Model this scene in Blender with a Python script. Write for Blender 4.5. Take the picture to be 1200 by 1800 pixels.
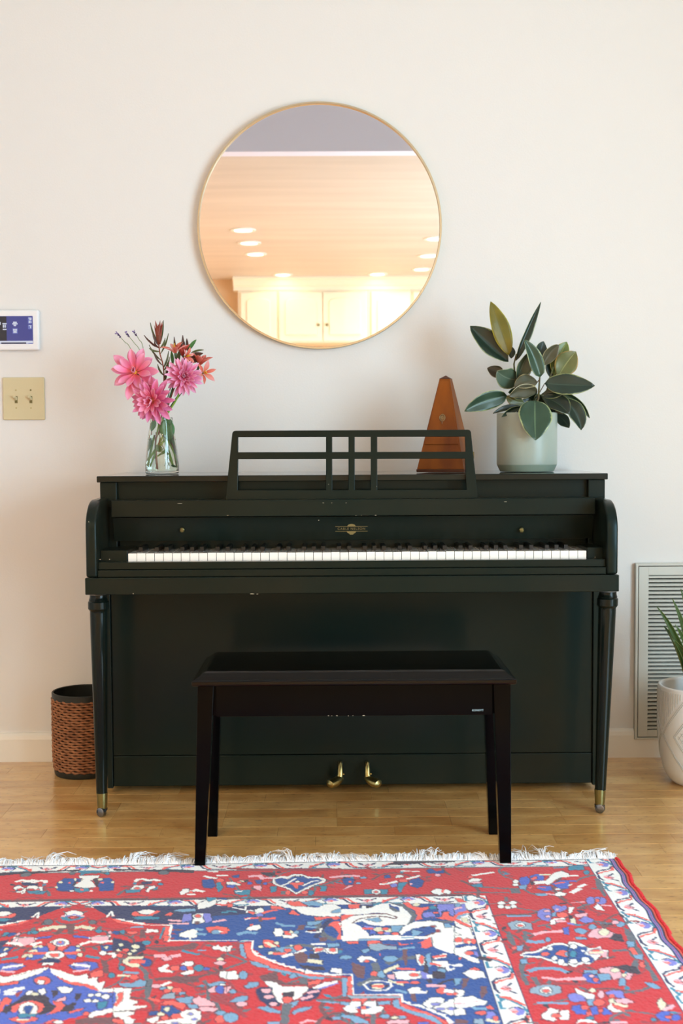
import bpy, bmesh, math, random
import numpy as np
from mathutils import Vector, Matrix, Euler
R = math.radians
PI = math.pi
for _o in list(bpy.data.objects):
    bpy.data.objects.remove(_o)
S = bpy.context.scene
C = S.collection

# ------------------------------------------------------------------ camera
FPX, CAMY, CAMZ = 2100.0, -3.80, 1.007
cam_d = bpy.data.cameras.new('camera')
cam = bpy.data.objects.new('camera', cam_d)
C.objects.link(cam)
S.camera = cam
cam_d.sensor_fit = 'HORIZONTAL'
cam_d.sensor_width = 24.0
cam_d.lens = FPX / 1200 * 24.0
cam_d.clip_start = 0.05
CAM_R = (Matrix.Rotation(R(-0.3), 3, 'Z') @ Matrix.Rotation(R(90) - math.atan(117 / FPX), 3, 'X')
         @ Matrix.Rotation(R(-0.33), 3, 'Z'))
cam.location = (0, CAMY, CAMZ)
cam.rotation_euler = CAM_R.to_euler()
cam_d.dof.use_dof = True
cam_d.dof.focus_distance = 3.35
cam_d.dof.aperture_fstop = 5.0

def ray(x, y):
    return (CAM_R @ Vector(((x - 600) / FPX, -(y - 900) / FPX, -1.0))).normalized()
def at(x, y, Y):                       # where a sight line meets the upright plane at depth Y
    d = ray(x, y); t = (Y - CAMY) / d.y
    return Vector((t * d.x, Y, CAMZ + t * d.z))
def fl(x, y, z=0.0):                   # where a sight line meets the level plane at height z
    d = ray(x, y); t = (z - CAMZ) / d.z
    return Vector((t * d.x, CAMY + t * d.y, z))
def zz(y, Y, x=600):
    return at(x, y, Y).z
def xx(x, Y, y=1000):
    return at(x, y, Y).x

# ------------------------------------------------------------------ world, lights, exposure
W = bpy.data.worlds.new('world'); S.world = W; W.use_nodes = True
bg = W.node_tree.nodes['Background']
bg.inputs[0].default_value = (0.62, 0.78, 1.0, 1); bg.inputs[1].default_value = 2.0
S.view_settings.view_transform = 'Standard'
S.view_settings.look = 'None'
S.view_settings.gamma = 1.0
S.view_settings.use_curve_mapping = False
S.view_settings.exposure = -0.62

def area(name, loc, aim, sx, sy, power, col, spread=180):
    l = bpy.data.lights.new(name, 'AREA'); l.shape = 'RECTANGLE'
    l.size = sx; l.size_y = sy; l.energy = power; l.color = col; l.spread = R(spread)
    o = bpy.data.objects.new(name, l); C.objects.link(o); o.location = loc
    o.rotation_euler = (Vector(aim) - Vector(loc)).to_track_quat('-Z', 'Y').to_euler()
    return o
XR, XL, YK = 2.7, -2.6, -7.66          # right wall, left wall, kitchen wall
# daylight through the wide glazed door in the right wall and a window further back
area('daylight_patio', (XR - 0.03, -3.7, 1.22), (0, -3.7, 1.22), 3.0, 2.0, 345, (0.58, 0.84, 1.0))
area('daylight_rear', (XR - 0.03, -6.45, 1.5), (0, -6.45, 1.5), 1.0, 1.1, 30, (0.85, 0.93, 1.0))
DOWNLIGHT_W, DOWNLIGHT_C = 17, (1.0, 0.79, 0.50)

# ------------------------------------------------------------------ helpers
def tag(o, label=None, cat=None, group=None, kind=None):
    if label: o['label'] = label
    if cat: o['category'] = cat
    if group: o['group'] = group
    if kind: o['kind'] = kind
    return o
def thing(name, label, cat, loc=(0, 0, 0), rz=0, group=None):
    o = bpy.data.objects.new(name, None); C.objects.link(o)
    o.empty_display_size = 0.05
    o.location = loc; o.rotation_euler = (0, 0, rz)
    return tag(o, label, cat, group)
def wmat(o):
    m = Matrix.LocRotScale(o.location, o.rotation_euler, o.scale)
    return wmat(o.parent) @ m if o.parent else m
def link(name, me, m=None, parent=None, kind=None):
    if m is not None and not me.materials:
        for k in (m if isinstance(m, (list, tuple)) else [m]): me.materials.append(k)
    o = bpy.data.objects.new(name, me); C.objects.link(o)
    if parent: o.parent = parent
    if kind: o['kind'] = kind
    return o
def obj(name, bm, m, parent=None, smooth=False, bevel=0, segs=2, kind=None, local=False, angle=40):
    """bm is in world coordinates (local=True: in the parent's)."""
    if parent and not local:
        bm.transform(wmat(parent).inverted())
    me = bpy.data.meshes.new(name)
    bmesh.ops.recalc_face_normals(bm, faces=bm.faces)
    if smooth:
        for f in bm.faces: f.smooth = True
        for e in bm.edges:
            if len(e.link_faces) == 2 and e.calc_face_angle(0) > R(angle): e.smooth = False
    bm.to_mesh(me); bm.free()
    o = link(name, me, m, parent, kind)
    if bevel:
        md = o.modifiers.new('bevel', 'BEVEL'); md.width = bevel; md.segments = segs; md.limit_method = 'ANGLE'
        md.angle_limit = R(35)
    return o
def B():
    return bmesh.new()
def box(bm, x0, x1, y0, y1, z0, z1, M=None):
    r = bmesh.ops.create_cube(bm, size=1)
    T = Matrix.Translation(((x0+x1)/2, (y0+y1)/2, (z0+z1)/2)) @ Matrix.Diagonal((abs(x1-x0), abs(y1-y0), abs(z1-z0), 1))
    if M is not None: T = M @ T
    bmesh.ops.transform(bm, matrix=T, verts=r['verts'])
    return bm
def prism(bm, pts, d, a0, a1):
    """polygon pts (2D) extruded along axis d from a0 to a1; d='x': pts=(y,z); 'y': (x,z); 'z': (x,y)"""
    def P(p, a):
        return {'x': (a, p[0], p[1]), 'y': (p[0], a, p[1]), 'z': (p[0], p[1], a)}[d]
    A = [bm.verts.new(P(p, a0)) for p in pts]; Bv = [bm.verts.new(P(p, a1)) for p in pts]
    bm.faces.new(A); bm.faces.new(Bv[::-1])
    n = len(pts)
    for i in range(n): bm.faces.new((A[i], Bv[i], Bv[(i+1) % n], A[(i+1) % n]))
    return bm
def lathe(bm, prof, cx, cy, n=32, cap=True, M=None, fn=None):
    rings = []
    for (r, z) in prof:
        ring = []
        for k in range(n):
            a = 2*PI*k/n; rr = r if fn is None else fn(r, z, a)
            v = Vector((cx + rr*math.cos(a), cy + rr*math.sin(a), z))
            if M is not None: v = M @ v
            ring.append(bm.verts.new(v))
        rings.append(ring)
    for i in range(len(rings)-1):
        for k in range(n):
            bm.faces.new((rings[i][k], rings[i][(k+1) % n], rings[i+1][(k+1) % n], rings[i+1][k]))
    if cap:
        bm.faces.new(rings[0][::-1]); bm.faces.new(rings[-1])
    return bm
def tube(bm, pts, rad, n=8, cap=True):
    pts = [Vector(p) for p in pts]; rings = []
    up = None
    for i, p in enumerate(pts):
        t = (pts[min(i+1, len(pts)-1)] - pts[max(i-1, 0)]).normalized()
        if up is None:
            up = t.cross(Vector((0.3, 1, 0.2))).normalized()
        s = (up - t*up.dot(t)).normalized(); up = s; q = t.cross(s)
        r = rad[i] if isinstance(rad, (list, tuple)) else rad
        rings.append([bm.verts.new(p + (s*math.cos(2*PI*k/n) + q*math.sin(2*PI*k/n))*r) for k in range(n)])
    for i in range(len(rings)-1):
        for k in range(n):
            bm.faces.new((rings[i][k], rings[i][(k+1) % n], rings[i+1][(k+1) % n], rings[i+1][k]))
    if cap:
        bm.faces.new(rings[0][::-1]); bm.faces.new(rings[-1])
    return bm
def bez(p0, p1, p2, n=10):
    p0, p1, p2 = Vector(p0), Vector(p1), Vector(p2)
    return [(1-t)**2*p0 + 2*t*(1-t)*p1 + t*t*p2 for t in [i/n for i in range(n+1)]]
def curve_mesh(cu):
    """evaluate a curve datablock (2D outline with holes, or lettering) to a mesh"""
    o = bpy.data.objects.new('tmp', cu); C.objects.link(o)
    dg = bpy.context.evaluated_depsgraph_get(); dg.update()
    me = bpy.data.meshes.new_from_object(o.evaluated_get(dg), depsgraph=dg)
    bpy.data.objects.remove(o)
    return me
def plate(loops, depth, bev=0.0, res=2):
    cu = bpy.data.curves.new('outline', 'CURVE'); cu.dimensions = '2D'; cu.fill_mode = 'BOTH'
    cu.extrude = depth/2; cu.bevel_depth = bev; cu.bevel_resolution = res
    for lp in loops:
        s = cu.splines.new('POLY'); s.points.add(len(lp)-1); s.use_cyclic_u = True
        for i, p in enumerate(lp): s.points[i].co = (p[0], p[1], 0, 1)
    return curve_mesh(cu)
def text_mesh(body, size, depth=0.0003, align='CENTER', spacing=1.0):
    cu = bpy.data.curves.new('lettering', 'FONT'); cu.body = body; cu.size = size; cu.extrude = depth/2
    cu.offset = -size*0.004; cu.align_x = align; cu.align_y = 'CENTER'; cu.space_character = spacing
    return curve_mesh(cu)
def roundpoly(pts, r, n=4):
    out = []; N = len(pts)
    for i in range(N):
        p, a, b = Vector(pts[i]), Vector(pts[i-1]), Vector(pts[(i+1) % N])
        rr = r[i] if isinstance(r, (list, tuple)) else r
        if rr <= 0: out.append(tuple(p)); continue
        u = (a-p).normalized(); v = (b-p).normalized()
        for k in range(n+1):
            t = k/n; out.append(tuple((1-t)**2*(p+u*rr) + 2*t*(1-t)*p + t*t*(p+v*rr)))
    return out
def to_xz(me, Y):
    """curve meshes lie in XY; stand them up facing the camera"""
    me.transform(Matrix.Rotation(R(90), 4, 'X')); me.transform(Matrix.Translation((0, Y, 0)))
    return me

# ------------------------------------------------------------------ materials
def hexc(h):
    c = [int(h[i:i+2], 16)/255 for i in (0, 2, 4)]
    return tuple(x/12.92 if x <= 0.04045 else ((x+0.055)/1.055)**2.4 for x in c)
def mat(name, col, rough=0.5, metal=0.0, coat=0.0, coat_rough=0.1, spec=0.5, emit=None, estr=1.0,
        vary=0.0, vscale=8.0, vcol=None, bump=0.0, bscale=60.0, stretch=(1, 1, 1), alpha=1.0, trans=0.0, ior=1.45, sss=0.0, tint=None):
    m = bpy.data.materials.new(name); m.use_nodes = True
    nt = m.node_tree; b = nt.nodes['Principled BSDF']
    if isinstance(col, str): col = hexc(col)
    b.inputs['Base Color'].default_value = (*col, 1)
    b.inputs['Roughness'].default_value = rough; b.inputs['Metallic'].default_value = metal
    b.inputs['Coat Weight'].default_value = coat; b.inputs['Coat Roughness'].default_value = coat_rough
    b.inputs['Specular IOR Level'].default_value = spec; b.inputs['IOR'].default_value = ior
    b.inputs['Transmission Weight'].default_value = trans
    if tint: b.inputs['Specular Tint'].default_value = (*tint, 1)
    if sss: b.inputs['Subsurface Weight'].default_value = sss; b.inputs['Subsurface Scale'].default_value = 0.01
    if emit is not None:
        if isinstance(emit, str): emit = hexc(emit)
        b.inputs['Emission Color'].default_value = (*emit, 1); b.inputs['Emission Strength'].default_value = estr
    if vary or bump:
        tc = nt.nodes.new('ShaderNodeTexCoord'); mp = nt.nodes.new('ShaderNodeMapping')
        mp.inputs['Scale'].default_value = stretch; nt.links.new(tc.outputs['Object'], mp.inputs['Vector'])
        if vary:
            n = nt.nodes.new('ShaderNodeTexNoise'); n.inputs['Scale'].default_value = vscale
            n.inputs['Detail'].default_value = 5
            nt.links.new(mp.outputs[0], n.inputs['Vector'])
            mr = nt.nodes.new('ShaderNodeMapRange'); mr.inputs[1].default_value = 0.3; mr.inputs[2].default_value = 0.7
            nt.links.new(n.outputs[0], mr.inputs[0])
            mx = nt.nodes.new('ShaderNodeMix'); mx.data_type = 'RGBA'
            if vcol is None: vcol = tuple(c*(1-vary) for c in col)
            if isinstance(vcol, str): vcol = hexc(vcol)
            mx.inputs[6].default_value = (*col, 1); mx.inputs[7].default_value = (*vcol, 1)
            nt.links.new(mr.outputs[0], mx.inputs[0]); nt.links.new(mx.outputs[2], b.inputs['Base Color'])
        if bump:
            n2 = nt.nodes.new('ShaderNodeTexNoise'); n2.inputs['Scale'].default_value = bscale
            nt.links.new(mp.outputs[0], n2.inputs['Vector'])
            bp = nt.nodes.new('ShaderNodeBump'); bp.inputs['Strength'].default_value = bump; bp.inputs['Distance'].default_value = 0.002
            nt.links.new(n2.outputs[0], bp.inputs['Height']); nt.links.new(bp.outputs[0], b.inputs['Normal'])
    return m
M = {}
M['wall'] = mat('wall_paint', 'E2DFDB', 0.75, bump=0.12, bscale=180)
M['trim'] = mat('trim_paint', 'E9E4DA', 0.4)
M['ceiling'] = mat('ceiling_paint', 'E6E3DD', 0.8)
M['kceiling'] = mat('kitchen_ceiling_paint', 'DACDC0', 0.5, vary=0.16, vscale=1.6, bump=0.35, bscale=4, stretch=(0.5, 4, 1))
M['fascia'] = mat('fascia_paint', 'ECEAF8', 0.8)
M['tan'] = mat('tan_wall_paint', 'D9B48C', 0.8)
M['black'] = mat('piano_black_lacquer', (0.004,0.0100,0.0078), 0.33, vary=0.35, vscale=3.0, vcol=(0.013,0.013,0.008), bump=0.05, bscale=90, spec=0.16, tint=(0.5, 0.85, 0.95), coat=0.6, coat_rough=0.12)
M['black_lid'] = mat('piano_lid_lacquer', (0.0045,0.0095,0.0068), 0.3, spec=0.2, coat=1.0, coat_rough=0.06)
M['black_leg'] = mat('piano_leg_lacquer', (0.004,0.008,0.006), 0.25, spec=0.12, coat=0.22, coat_rough=0.1)
M['black_deep'] = mat('plinth_matt_black', '0A0A0A', 0.7)  # matt black of the base cabinet plinths
M['bench'] = mat('bench_black_gloss', (0.0015,0.0015,0.0015), 0.2, spec=0.03, coat=1.0, coat_rough=0.12)
M['ivory'] = mat('white_key_top', 'F4F1EA', 0.2, coat=1.0, coat_rough=0.05, ior=1.6)
M['ebony'] = mat('black_key', '101210', 0.35)
M['brass'] = mat('dull_brass', '928A5C', 0.36, metal=1.0, vary=0.3, vscale=60)
M['gold'] = mat('gold_leaf_print', '8C7A4C', 0.55, metal=0.3)
M['chip'] = mat('worn_paint_chip', 'D8C9AE', 0.7)
M['steel'] = mat('caster_steel', '77797E', 0.3, metal=1.0)
M['rubber'] = mat('dark_rubber', '18181A', 0.5)
M['mirror'] = mat('mirror_glass', (0.86, 0.86, 0.87), 0.012, metal=1.0)
M['frame'] = mat('mirror_brass_frame', 'CFC4A8', 0.34, metal=1.0)
M['bench'].node_tree.nodes['Principled BSDF'].inputs['Coat IOR'].default_value = 1.13
for k_ in ('black_lid', 'black'): M[k_].node_tree.nodes['Principled BSDF'].inputs['Coat IOR'].default_value = 1.2
M['bench_top'] = mat('bench_top_gloss', (0.0015, 0.0015, 0.0015), 0.2, spec=0.03, coat=0.7, coat_rough=0.14)
M['bench_top'].node_tree.nodes['Principled BSDF'].inputs['Coat IOR'].default_value = 1.38
# ------------------------------------------------------------------ the room
ZC, ZK, YF = 3.0, 2.55, -2.60          # living ceiling, kitchen ceiling, fascia between them
def struct(name, bm, m, parent=None, **k):
    o = obj(name, bm, m, parent, **k)
    if not parent: o['kind'] = 'structure'
    return o
struct('wall_back', box(B(), XL-0.1, XR+0.1, 0.0, 0.12, -0.05, ZC+0.1), M['wall'])
struct('wall_left', box(B(), XL-0.1, XL, YK-0.1, 0.0, -0.05, ZC+0.1), M['wall'])
struct('wall_kitchen', box(B(), XL-0.1, XR+0.1, YK-0.12, YK, -0.05, ZC+0.1), M['tan'])
b = B()                                 # right wall with a patio door and a rear window opening
box(b, XR, XR+0.12, -2.15, 0.0, -0.05, ZC+0.1); box(b, XR, XR+0.12, -5.25, -2.15, 2.3, ZC+0.1)
box(b, XR, XR+0.12, -5.25, -2.15, -0.05, 0.2); box(b, XR, XR+0.12, -5.7, -5.25, -0.05, ZC+0.1)
box(b, XR, XR+0.12, -7.0, -5.7, 2.1, ZC+0.1); box(b, XR, XR+0.12, -7.0, -5.7, -0.05, 0.9)
box(b, XR, XR+0.12, YK, -7.0, -0.05, ZC+0.1)
struct('wall_right', b, M['wall'])
M['glass'] = mat('window_glass', (1, 1, 1), 0.0, trans=1.0, ior=1.02)
def window(name, y0, y1, z0, z1, n):
    b = B(); t = 0.05
    box(b, XR+0.02, XR+0.10, y0, y1, z0, z0+t); box(b, XR+0.02, XR+0.10, y0, y1, z1-t, z1)
    for i in range(n+1):
        y = y0 + (y1-y0-t)*i/n; box(b, XR+0.02, XR+0.10, y, y+t, z0+t, z1-t)
    w = struct(name, b, M['trim'])
    for i in range(n):
        ya = y0+t+(y1-y0-t)*i/n; yb = y0+(y1-y0-t)*(i+1)/n
        obj('pane', box(B(), XR+0.055, XR+0.062, ya, yb, z0+t, z1-t), M['glass'], w)
window('window_1', -5.25, -2.15, 0.2, 2.3, 4)
window('window_2', -7.0, -5.7, 0.9, 2.1, 2)
# ceilings: high over the piano, dropped over the kitchen
struct('ceiling', box(B(), XL-0.1, XR+0.1, YF, 0.1, ZC, ZC+0.1), M['ceiling'])
kc = struct('ceiling_kitchen', box(B(), XL-0.1, XR+0.1, YK-0.1, YF+0.0005, ZK, ZK+0.1), M['kceiling'])
struct('trim_1', box(B(), XL-0.1, XR+0.1, YF-0.1, YF+0.001, ZK+0.1, ZC+0.05), M['fascia'])
struct('trim_2', box(B(), XL, XR, YF-0.1, YF+0.001, ZK-0.002, ZK+0.1), M['fascia'])

# cork floor: a slab with planks laid on it
def floor_mat():
    m = mat('cork_plank', 'C08A50', 0.3, coat=1.0, coat_rough=0.2)
    nt = m.node_tree; bs = nt.nodes['Principled BSDF']; L = nt.links.new
    geo = nt.nodes.new('ShaderNodeNewGeometry'); oi = nt.nodes.new('ShaderNodeObjectInfo')
    ad = nt.nodes.new('ShaderNodeMath'); ad.operation = 'ADD'
    L(geo.outputs['Random Per Island'], ad.inputs[0]); L(oi.outputs['Random'], ad.inputs[1])
    fr = nt.nodes.new('ShaderNodeMath'); fr.operation = 'FRACT'; L(ad.outputs[0], fr.inputs[0])
    mp = nt.nodes.new('ShaderNodeMapping'); mp.inputs['Scale'].default_value = (1.0, 3.0, 1); L(geo.outputs['Position'], mp.inputs[0])
    n1 = nt.nodes.new('ShaderNodeTexNoise'); n1.inputs['Scale'].default_value = 9; n1.inputs['Detail'].default_value = 8; L(mp.outputs[0], n1.inputs[0])
    n2 = nt.nodes.new('ShaderNodeTexNoise'); n2.inputs['Scale'].default_value = 45; n2.inputs['Detail'].default_value = 4; L(mp.outputs[0], n2.inputs[0])
    cr = nt.nodes.new('ShaderNodeValToRGB')
    e = cr.color_ramp.elements
    e[0].position = 0.3; e[0].color = (*hexc('BE8848'), 1); e[1].position = 0.75; e[1].color = (*hexc('E6B774'), 1)
    mx0 = nt.nodes.new('ShaderNodeMix'); mx0.data_type = 'FLOAT'; mx0.inputs[0].default_value = 0.22
    L(n1.outputs[0], mx0.inputs[2]); L(fr.outputs[0], mx0.inputs[3]); L(mx0.outputs[0], cr.inputs[0])
    cr2 = nt.nodes.new('ShaderNodeValToRGB'); e = cr2.color_ramp.elements
    e[0].position = 0.30; e[0].color = (0.34, 0.26, 0.18, 1); e[1].position = 0.40; e[1].color = (1, 1, 1, 1)
    L(n2.outputs[0], cr2.inputs[0])
    mx = nt.nodes.new('ShaderNodeMix'); mx.data_type = 'RGBA'; mx.blend_type = 'MULTIPLY'; mx.inputs[0].default_value = 0.75
    L(cr.outputs[0], mx.inputs[6]); L(cr2.outputs[0], mx.inputs[7]); L(mx.outputs[2], bs.inputs['Base Color'])
    bp = nt.nodes.new('ShaderNodeBump'); bp.inputs['Strength'].default_value = 0.08; bp.inputs['Distance'].default_value = 0.001
    L(n1.outputs[0], bp.inputs['Height']); L(bp.outputs[0], bs.inputs['Normal'])
    return m
M['floor'] = floor_mat()
M['joint'] = mat('floor_joint', '8A6238', 0.6)
floor = struct('floor', box(B(), XL-0.1, XR+0.1, YK-0.1, 0.05, -0.08, -0.0035), M['joint'])
PW, PLn = 0.0765, 0.305
def plank_bm(x0, x1, y0, y1, bm=None):
    bm = bm or B(); g = 0.00022; c = 0.0006
    x0 += g; x1 -= g; y0 += g; y1 -= g
    lo = [bm.verts.new(p) for p in ((x0, y0, -0.0035), (x1, y0, -0.0035), (x1, y1, -0.0035), (x0, y1, -0.0035))]
    mi = [bm.verts.new((v.co.x, v.co.y, -c*0.5)) for v in lo]
    hi = [bm.verts.new(p) for p in ((x0+c, y0+c, 0), (x1-c, y0+c, 0), (x1-c, y1-c, 0), (x0+c, y1-c, 0))]
    for i in range(4):
        j = (i+1) % 4
        bm.faces.new((lo[i], lo[j], mi[j], mi[i])); bm.faces.new((mi[i], mi[j], hi[j], hi[i]))
    bm.faces.new(hi)
    return bm
plank_me = None; rest = B(); rnd = random.Random(4)
nrow = int(-YK/PW)+1
for r_ in range(nrow):
    y1 = -r_*PW; y0 = max(y1-PW, YK); off = rnd.choice((0, 0.1, 0.2, 0.15, 0.25))
    k0 = int(math.floor(XL/PLn))-1
    for k in range(k0, int(XR/PLn)+2):
        xa = k*PLn+off; xb = xa+PLn
        if xb <= XL or xa >= XR: continue
        if r_ < 16 and xa > -1.75 and xb < 1.75:
            if plank_me is None:
                bm = plank_bm(0, PLn, 0, PW); bmesh.ops.recalc_face_normals(bm, faces=bm.faces)
                plank_me = bpy.data.meshes.new('plank'); bm.to_mesh(plank_me); bm.free(); plank_me.materials.append(M['floor'])
            o = bpy.data.objects.new('plank', plank_me); C.objects.link(o); o.parent = floor; o.location = (xa, y0, 0)
        else:
            plank_bm(max(xa, XL), min(xb, XR), y0, y1, rest)
obj('plank_field', rest, M['floor'], floor, kind='stuff')

# baseboards (the back one stops at the grille)
def base_prof(h=0.092, t=0.016):
    return [(0, 0), (-t, 0), (-t, h-0.020), (-t+0.003, h-0.008), (-t+0.008, h-0.001), (0, h)]
GX = xx(1117, -0.02, 1150)
b = prism(B(), base_prof(), 'x', XL, GX-0.002); prism(b, base_prof(), 'x', GX+0.46, XR)
prism(b, [(0, 0), (-0.016, 0), (-0.016, 0.060), (0, 0.060)], 'x', GX-0.002, GX+0.46)
struct('baseboard_back', b, M['trim'])
struct('baseboard_left', box(B(), XL, XL+0.016, YK, -0.02, 0, 0.092), M['trim'])
b = box(B(), XR-0.016, XR, -2.15, -0.02, 0, 0.092); box(b, XR-0.016, XR, YK, -5.25, 0, 0.092)
struct('baseboard_right', b, M['trim'])

# ------------------------------------------------------------------ kitchen seen in the mirror
M['cab'] = mat('cream_cabinet_paint', 'F3E8D0', 0.45)
def virt(x, y, d):                      # behind-the-camera point seen in the mirror
    r = ray(x, y); t = d/r.y
    return t*r.x, CAMZ + t*r.z, -(CAMY + d)
CF = -7.30                              # cabinet faces
DC = 3.8 + 7.30
def cabx(px): return virt(px, 560, DC)[0]
CZ0, CZ1 = virt(560, 603, DC)[1], virt(560, 511, DC)[1]
def cabinet(x0, x1, doors, label):
    t = thing('wall_cabinet', label, 'cabinet', ((x0+x1)/2, CF-0.16, CZ0))
    obj('body', box(B(), x0, x1, YK+0.001, CF, CZ0, CZ1), M['cab'], t, bevel=0.002)
    for (a, b_, side) in doors:
        d = obj('door', box(B(), a, b_, CF+0.0005, CF+0.020, CZ0+0.012, CZ1-0.02), M['cab'], t, bevel=0.003)
        w = b_-a; z0, z1 = CZ0+0.07, CZ1-0.075
        arch = [(a+0.055, z0), (b_-0.055, z0), (b_-0.055, z1-0.035)] + \
               [(a+w/2+(w/2-0.055)*math.cos(th), z1-0.035+0.04*math.sin(th)) for th in [PI*k/10 for k in range(1, 10)]] + [(a+0.055, z1-0.035)]
        obj('raised_panel', prism(B(), arch, 'y', CF+0.0205, CF+0.029), M['cab'], d, bevel=0.006)
        kx = b_-0.035 if side > 0 else a+0.035
        obj('knob', lathe(B(), [(0.004, 0), (0.004, 0.012), (0.013, 0.016), (0.013, 0.022), (0.006, 0.026)], 0, 0, 12,
            M=Matrix.Translation((kx, CF+0.0205, CZ0+0.19-0.03)) @ Matrix.Rotation(R(-90), 4, 'X')), M['brass'], d, smooth=True)
    return t
ctl = 'cream %s reflected low in the mirror'
cabinet(cabx(419), cabx(487.5), [(cabx(424), cabx(486), -1)], ctl % 'arched-panel cabinet with one door, leftmost')
cabinet(cabx(488), cabx(646), [(cabx(491), cabx(566.5), 1), (cabx(568), cabx(644), -1)], ctl % 'double-door cabinet with two brass knobs')
cabinet(cabx(646.5), cabx(722), [(cabx(652), cabx(720), 1)], ctl % 'arched-panel cabinet right of the two-knob cabinet')
cabinet(cabx(722.5), cabx(800), [(cabx(726), cabx(798), 1)], ctl % 'arched-panel cabinet cut by the right rim')
# crown moulding over the cabinets and the backsplash below
cx0, cx1 = cabx(419), cabx(800)
cz = CZ1
prof = [(YK+0.001, cz), (CF+0.012, cz), (CF+0.014, cz+0.03), (CF+0.035, cz+0.045), (CF+0.06, cz+0.085), (CF+0.085, ZK-0.02), (CF+0.085, ZK-0.001), (YK+0.001, ZK-0.001)]
struct('trim_3', prism(B(), prof, 'x', cx0-0.04, cx1), M['cab'])
struct('trim_4', box(B(), cx0-0.75, cx0-0.001, YK+0.001, CF-0.12, 0.0, ZK-0.001), M['tan'])   # return wall beside the cabinets
for nm, a_, b_, lab in (('base_cabinet', cx0+0.01, cx0+0.9, 'cream base cabinet on the far kitchen wall, behind the camera, left half'),
                   ('base_cabinet', cx0+0.905, cx1, 'cream base cabinet on the far kitchen wall, behind the camera, right half')):
    t = thing(nm, lab, 'cabinet', ((a_+b_)/2, YK+0.3, 0))
    obj('body', box(B(), a_, b_, YK+0.001, YK+0.58, 0.1, 0.87), M['cab'], t, bevel=0.002)
    obj('plinth', box(B(), a_+0.01, b_-0.01, YK+0.001, YK+0.52, 0.0, 0.1), M['black_deep'], t)
    for k in range(2):
        w = (b_-a_)/2
        d = obj('door', box(B(), a_+w*k+0.01, a_+w*(k+1)-0.01, YK+0.5805, YK+0.60, 0.12, 0.85), M['cab'], t, bevel=0.003)
M['stone'] = mat('pale_stone_worktop', 'DCCFB8', 0.3, vary=0.2, vscale=20)
tag(obj('worktop', box(B(), cx0, cx1, YK+0.001, YK+0.63, 0.8705, 0.91), M['stone'], bevel=0.003),
    'pale stone worktop along the far kitchen wall, behind the camera', 'worktop')

M['lens'] = mat('downlight_lens', 'FFFFFF', 0.5, emit=(1.0, 0.86, 0.66), estr=9)
def downlight(x, y, lab, pos_z=ZK, k=1.0):
    t = thing('recessed_downlight', lab, 'ceiling light', (x, y, pos_z), group=None)
    obj('trim_ring', lathe(B(), [(0.062, pos_z-0.0005), (0.092, pos_z-0.0005), (0.090, pos_z-0.006), (0.066, pos_z-0.008), (0.062, pos_z-0.0005)], x, y, 28, cap=False), M['trim'], t, smooth=True)
    obj('lens', lathe(B(), [(0.0635, pos_z-0.0005), (0.0635, pos_z-0.004)], x, y, 28), M['lens'], t)
    l = bpy.data.lights.new('downlight', 'AREA'); l.shape = 'DISK'; l.size = 0.12; l.energy = DOWNLIGHT_W*k
    l.color = DOWNLIGHT_C; l.spread = R(150)
    o = bpy.data.objects.new('downlight_lamp', l); C.objects.link(o); o.location = (x, y, pos_z-0.012)
HK = ZK - CAMZ
def dl(px, py, lab, k=1.0):
    r = ray(px, py); t = HK/r.z
    downlight(t*r.x, -(CAMY + t*r.y), lab, k=k)
dl(428, 405.5, 'glowing recessed downlight, topmost of the three at the left of the mirror')
dl(438.5, 428, 'glowing recessed downlight, middle one of the three at the left of the mirror')
dl(449.5, 447.5, 'glowing recessed downlight, lowest of the three at the left of the mirror')
dl(497, 483.5, 'glowing recessed downlight above the cabinets, left of mirror centre', 0.4)
dl(663, 482.5, 'glowing recessed downlight above the cabinets, right of mirror centre', 0.4)
dl(740, 474, 'glowing recessed downlight, lowest of the three at the right of the mirror')
dl(752, 450.5, 'glowing recessed downlight, middle one of the three at the right of the mirror')
dl(765, 420.5, 'glowing recessed downlight, topmost at the right, cut by the mirror rim')
for k, (x, y, w_) in enumerate(((-1.9, -3.4, 'left front'), (-1.9, -4.9, 'left middle'), (-1.9, -6.4, 'left rear'), (1.6, -6.9, 'right rear'))):  # unseen lamps added as warm fill, stronger on the left
    downlight(x, y, 'added unseen downlight for warm fill, behind the camera, %s' % w_, k=2.2 if x < 0 else 1)
# ------------------------------------------------------------------ the piano
XA, XB = xx(150, -0.65, 1030), xx(1087, -0.65, 1030)          # outer faces of the arms
PXC = (XA+XB)/2
piano = thing('upright_piano', 'black spinet piano against the wall, with brass pedals and an open music desk', 'piano', (PXC, -0.35, 0))
def pp(name, bm, m=None, bev=0.0015, **k):
    return obj(name, bm, m or M['black'], k.pop('parent', piano), bevel=bev, **k)
ZL = zz(834.5, -0.48)                    # lid top
ZLb = zz(845.5, -0.48)
SX0, SX1 = xx(176, -0.465, 860), xx(1062.5, -0.465, 860)
pp('lid', box(B(), xx(170, -0.48, 838), xx(1067.5, -0.48, 838), -0.485, -0.02, ZLb, ZL), M['black_lid'], bev=0.002)
ZS = zz(877.5, -0.525)                   # shelf the music desk stands on
ZBT, ZBB = zz(1013.5, -0.655), zz(1043, -0.655)   # keybed rail top and bottom
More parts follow.
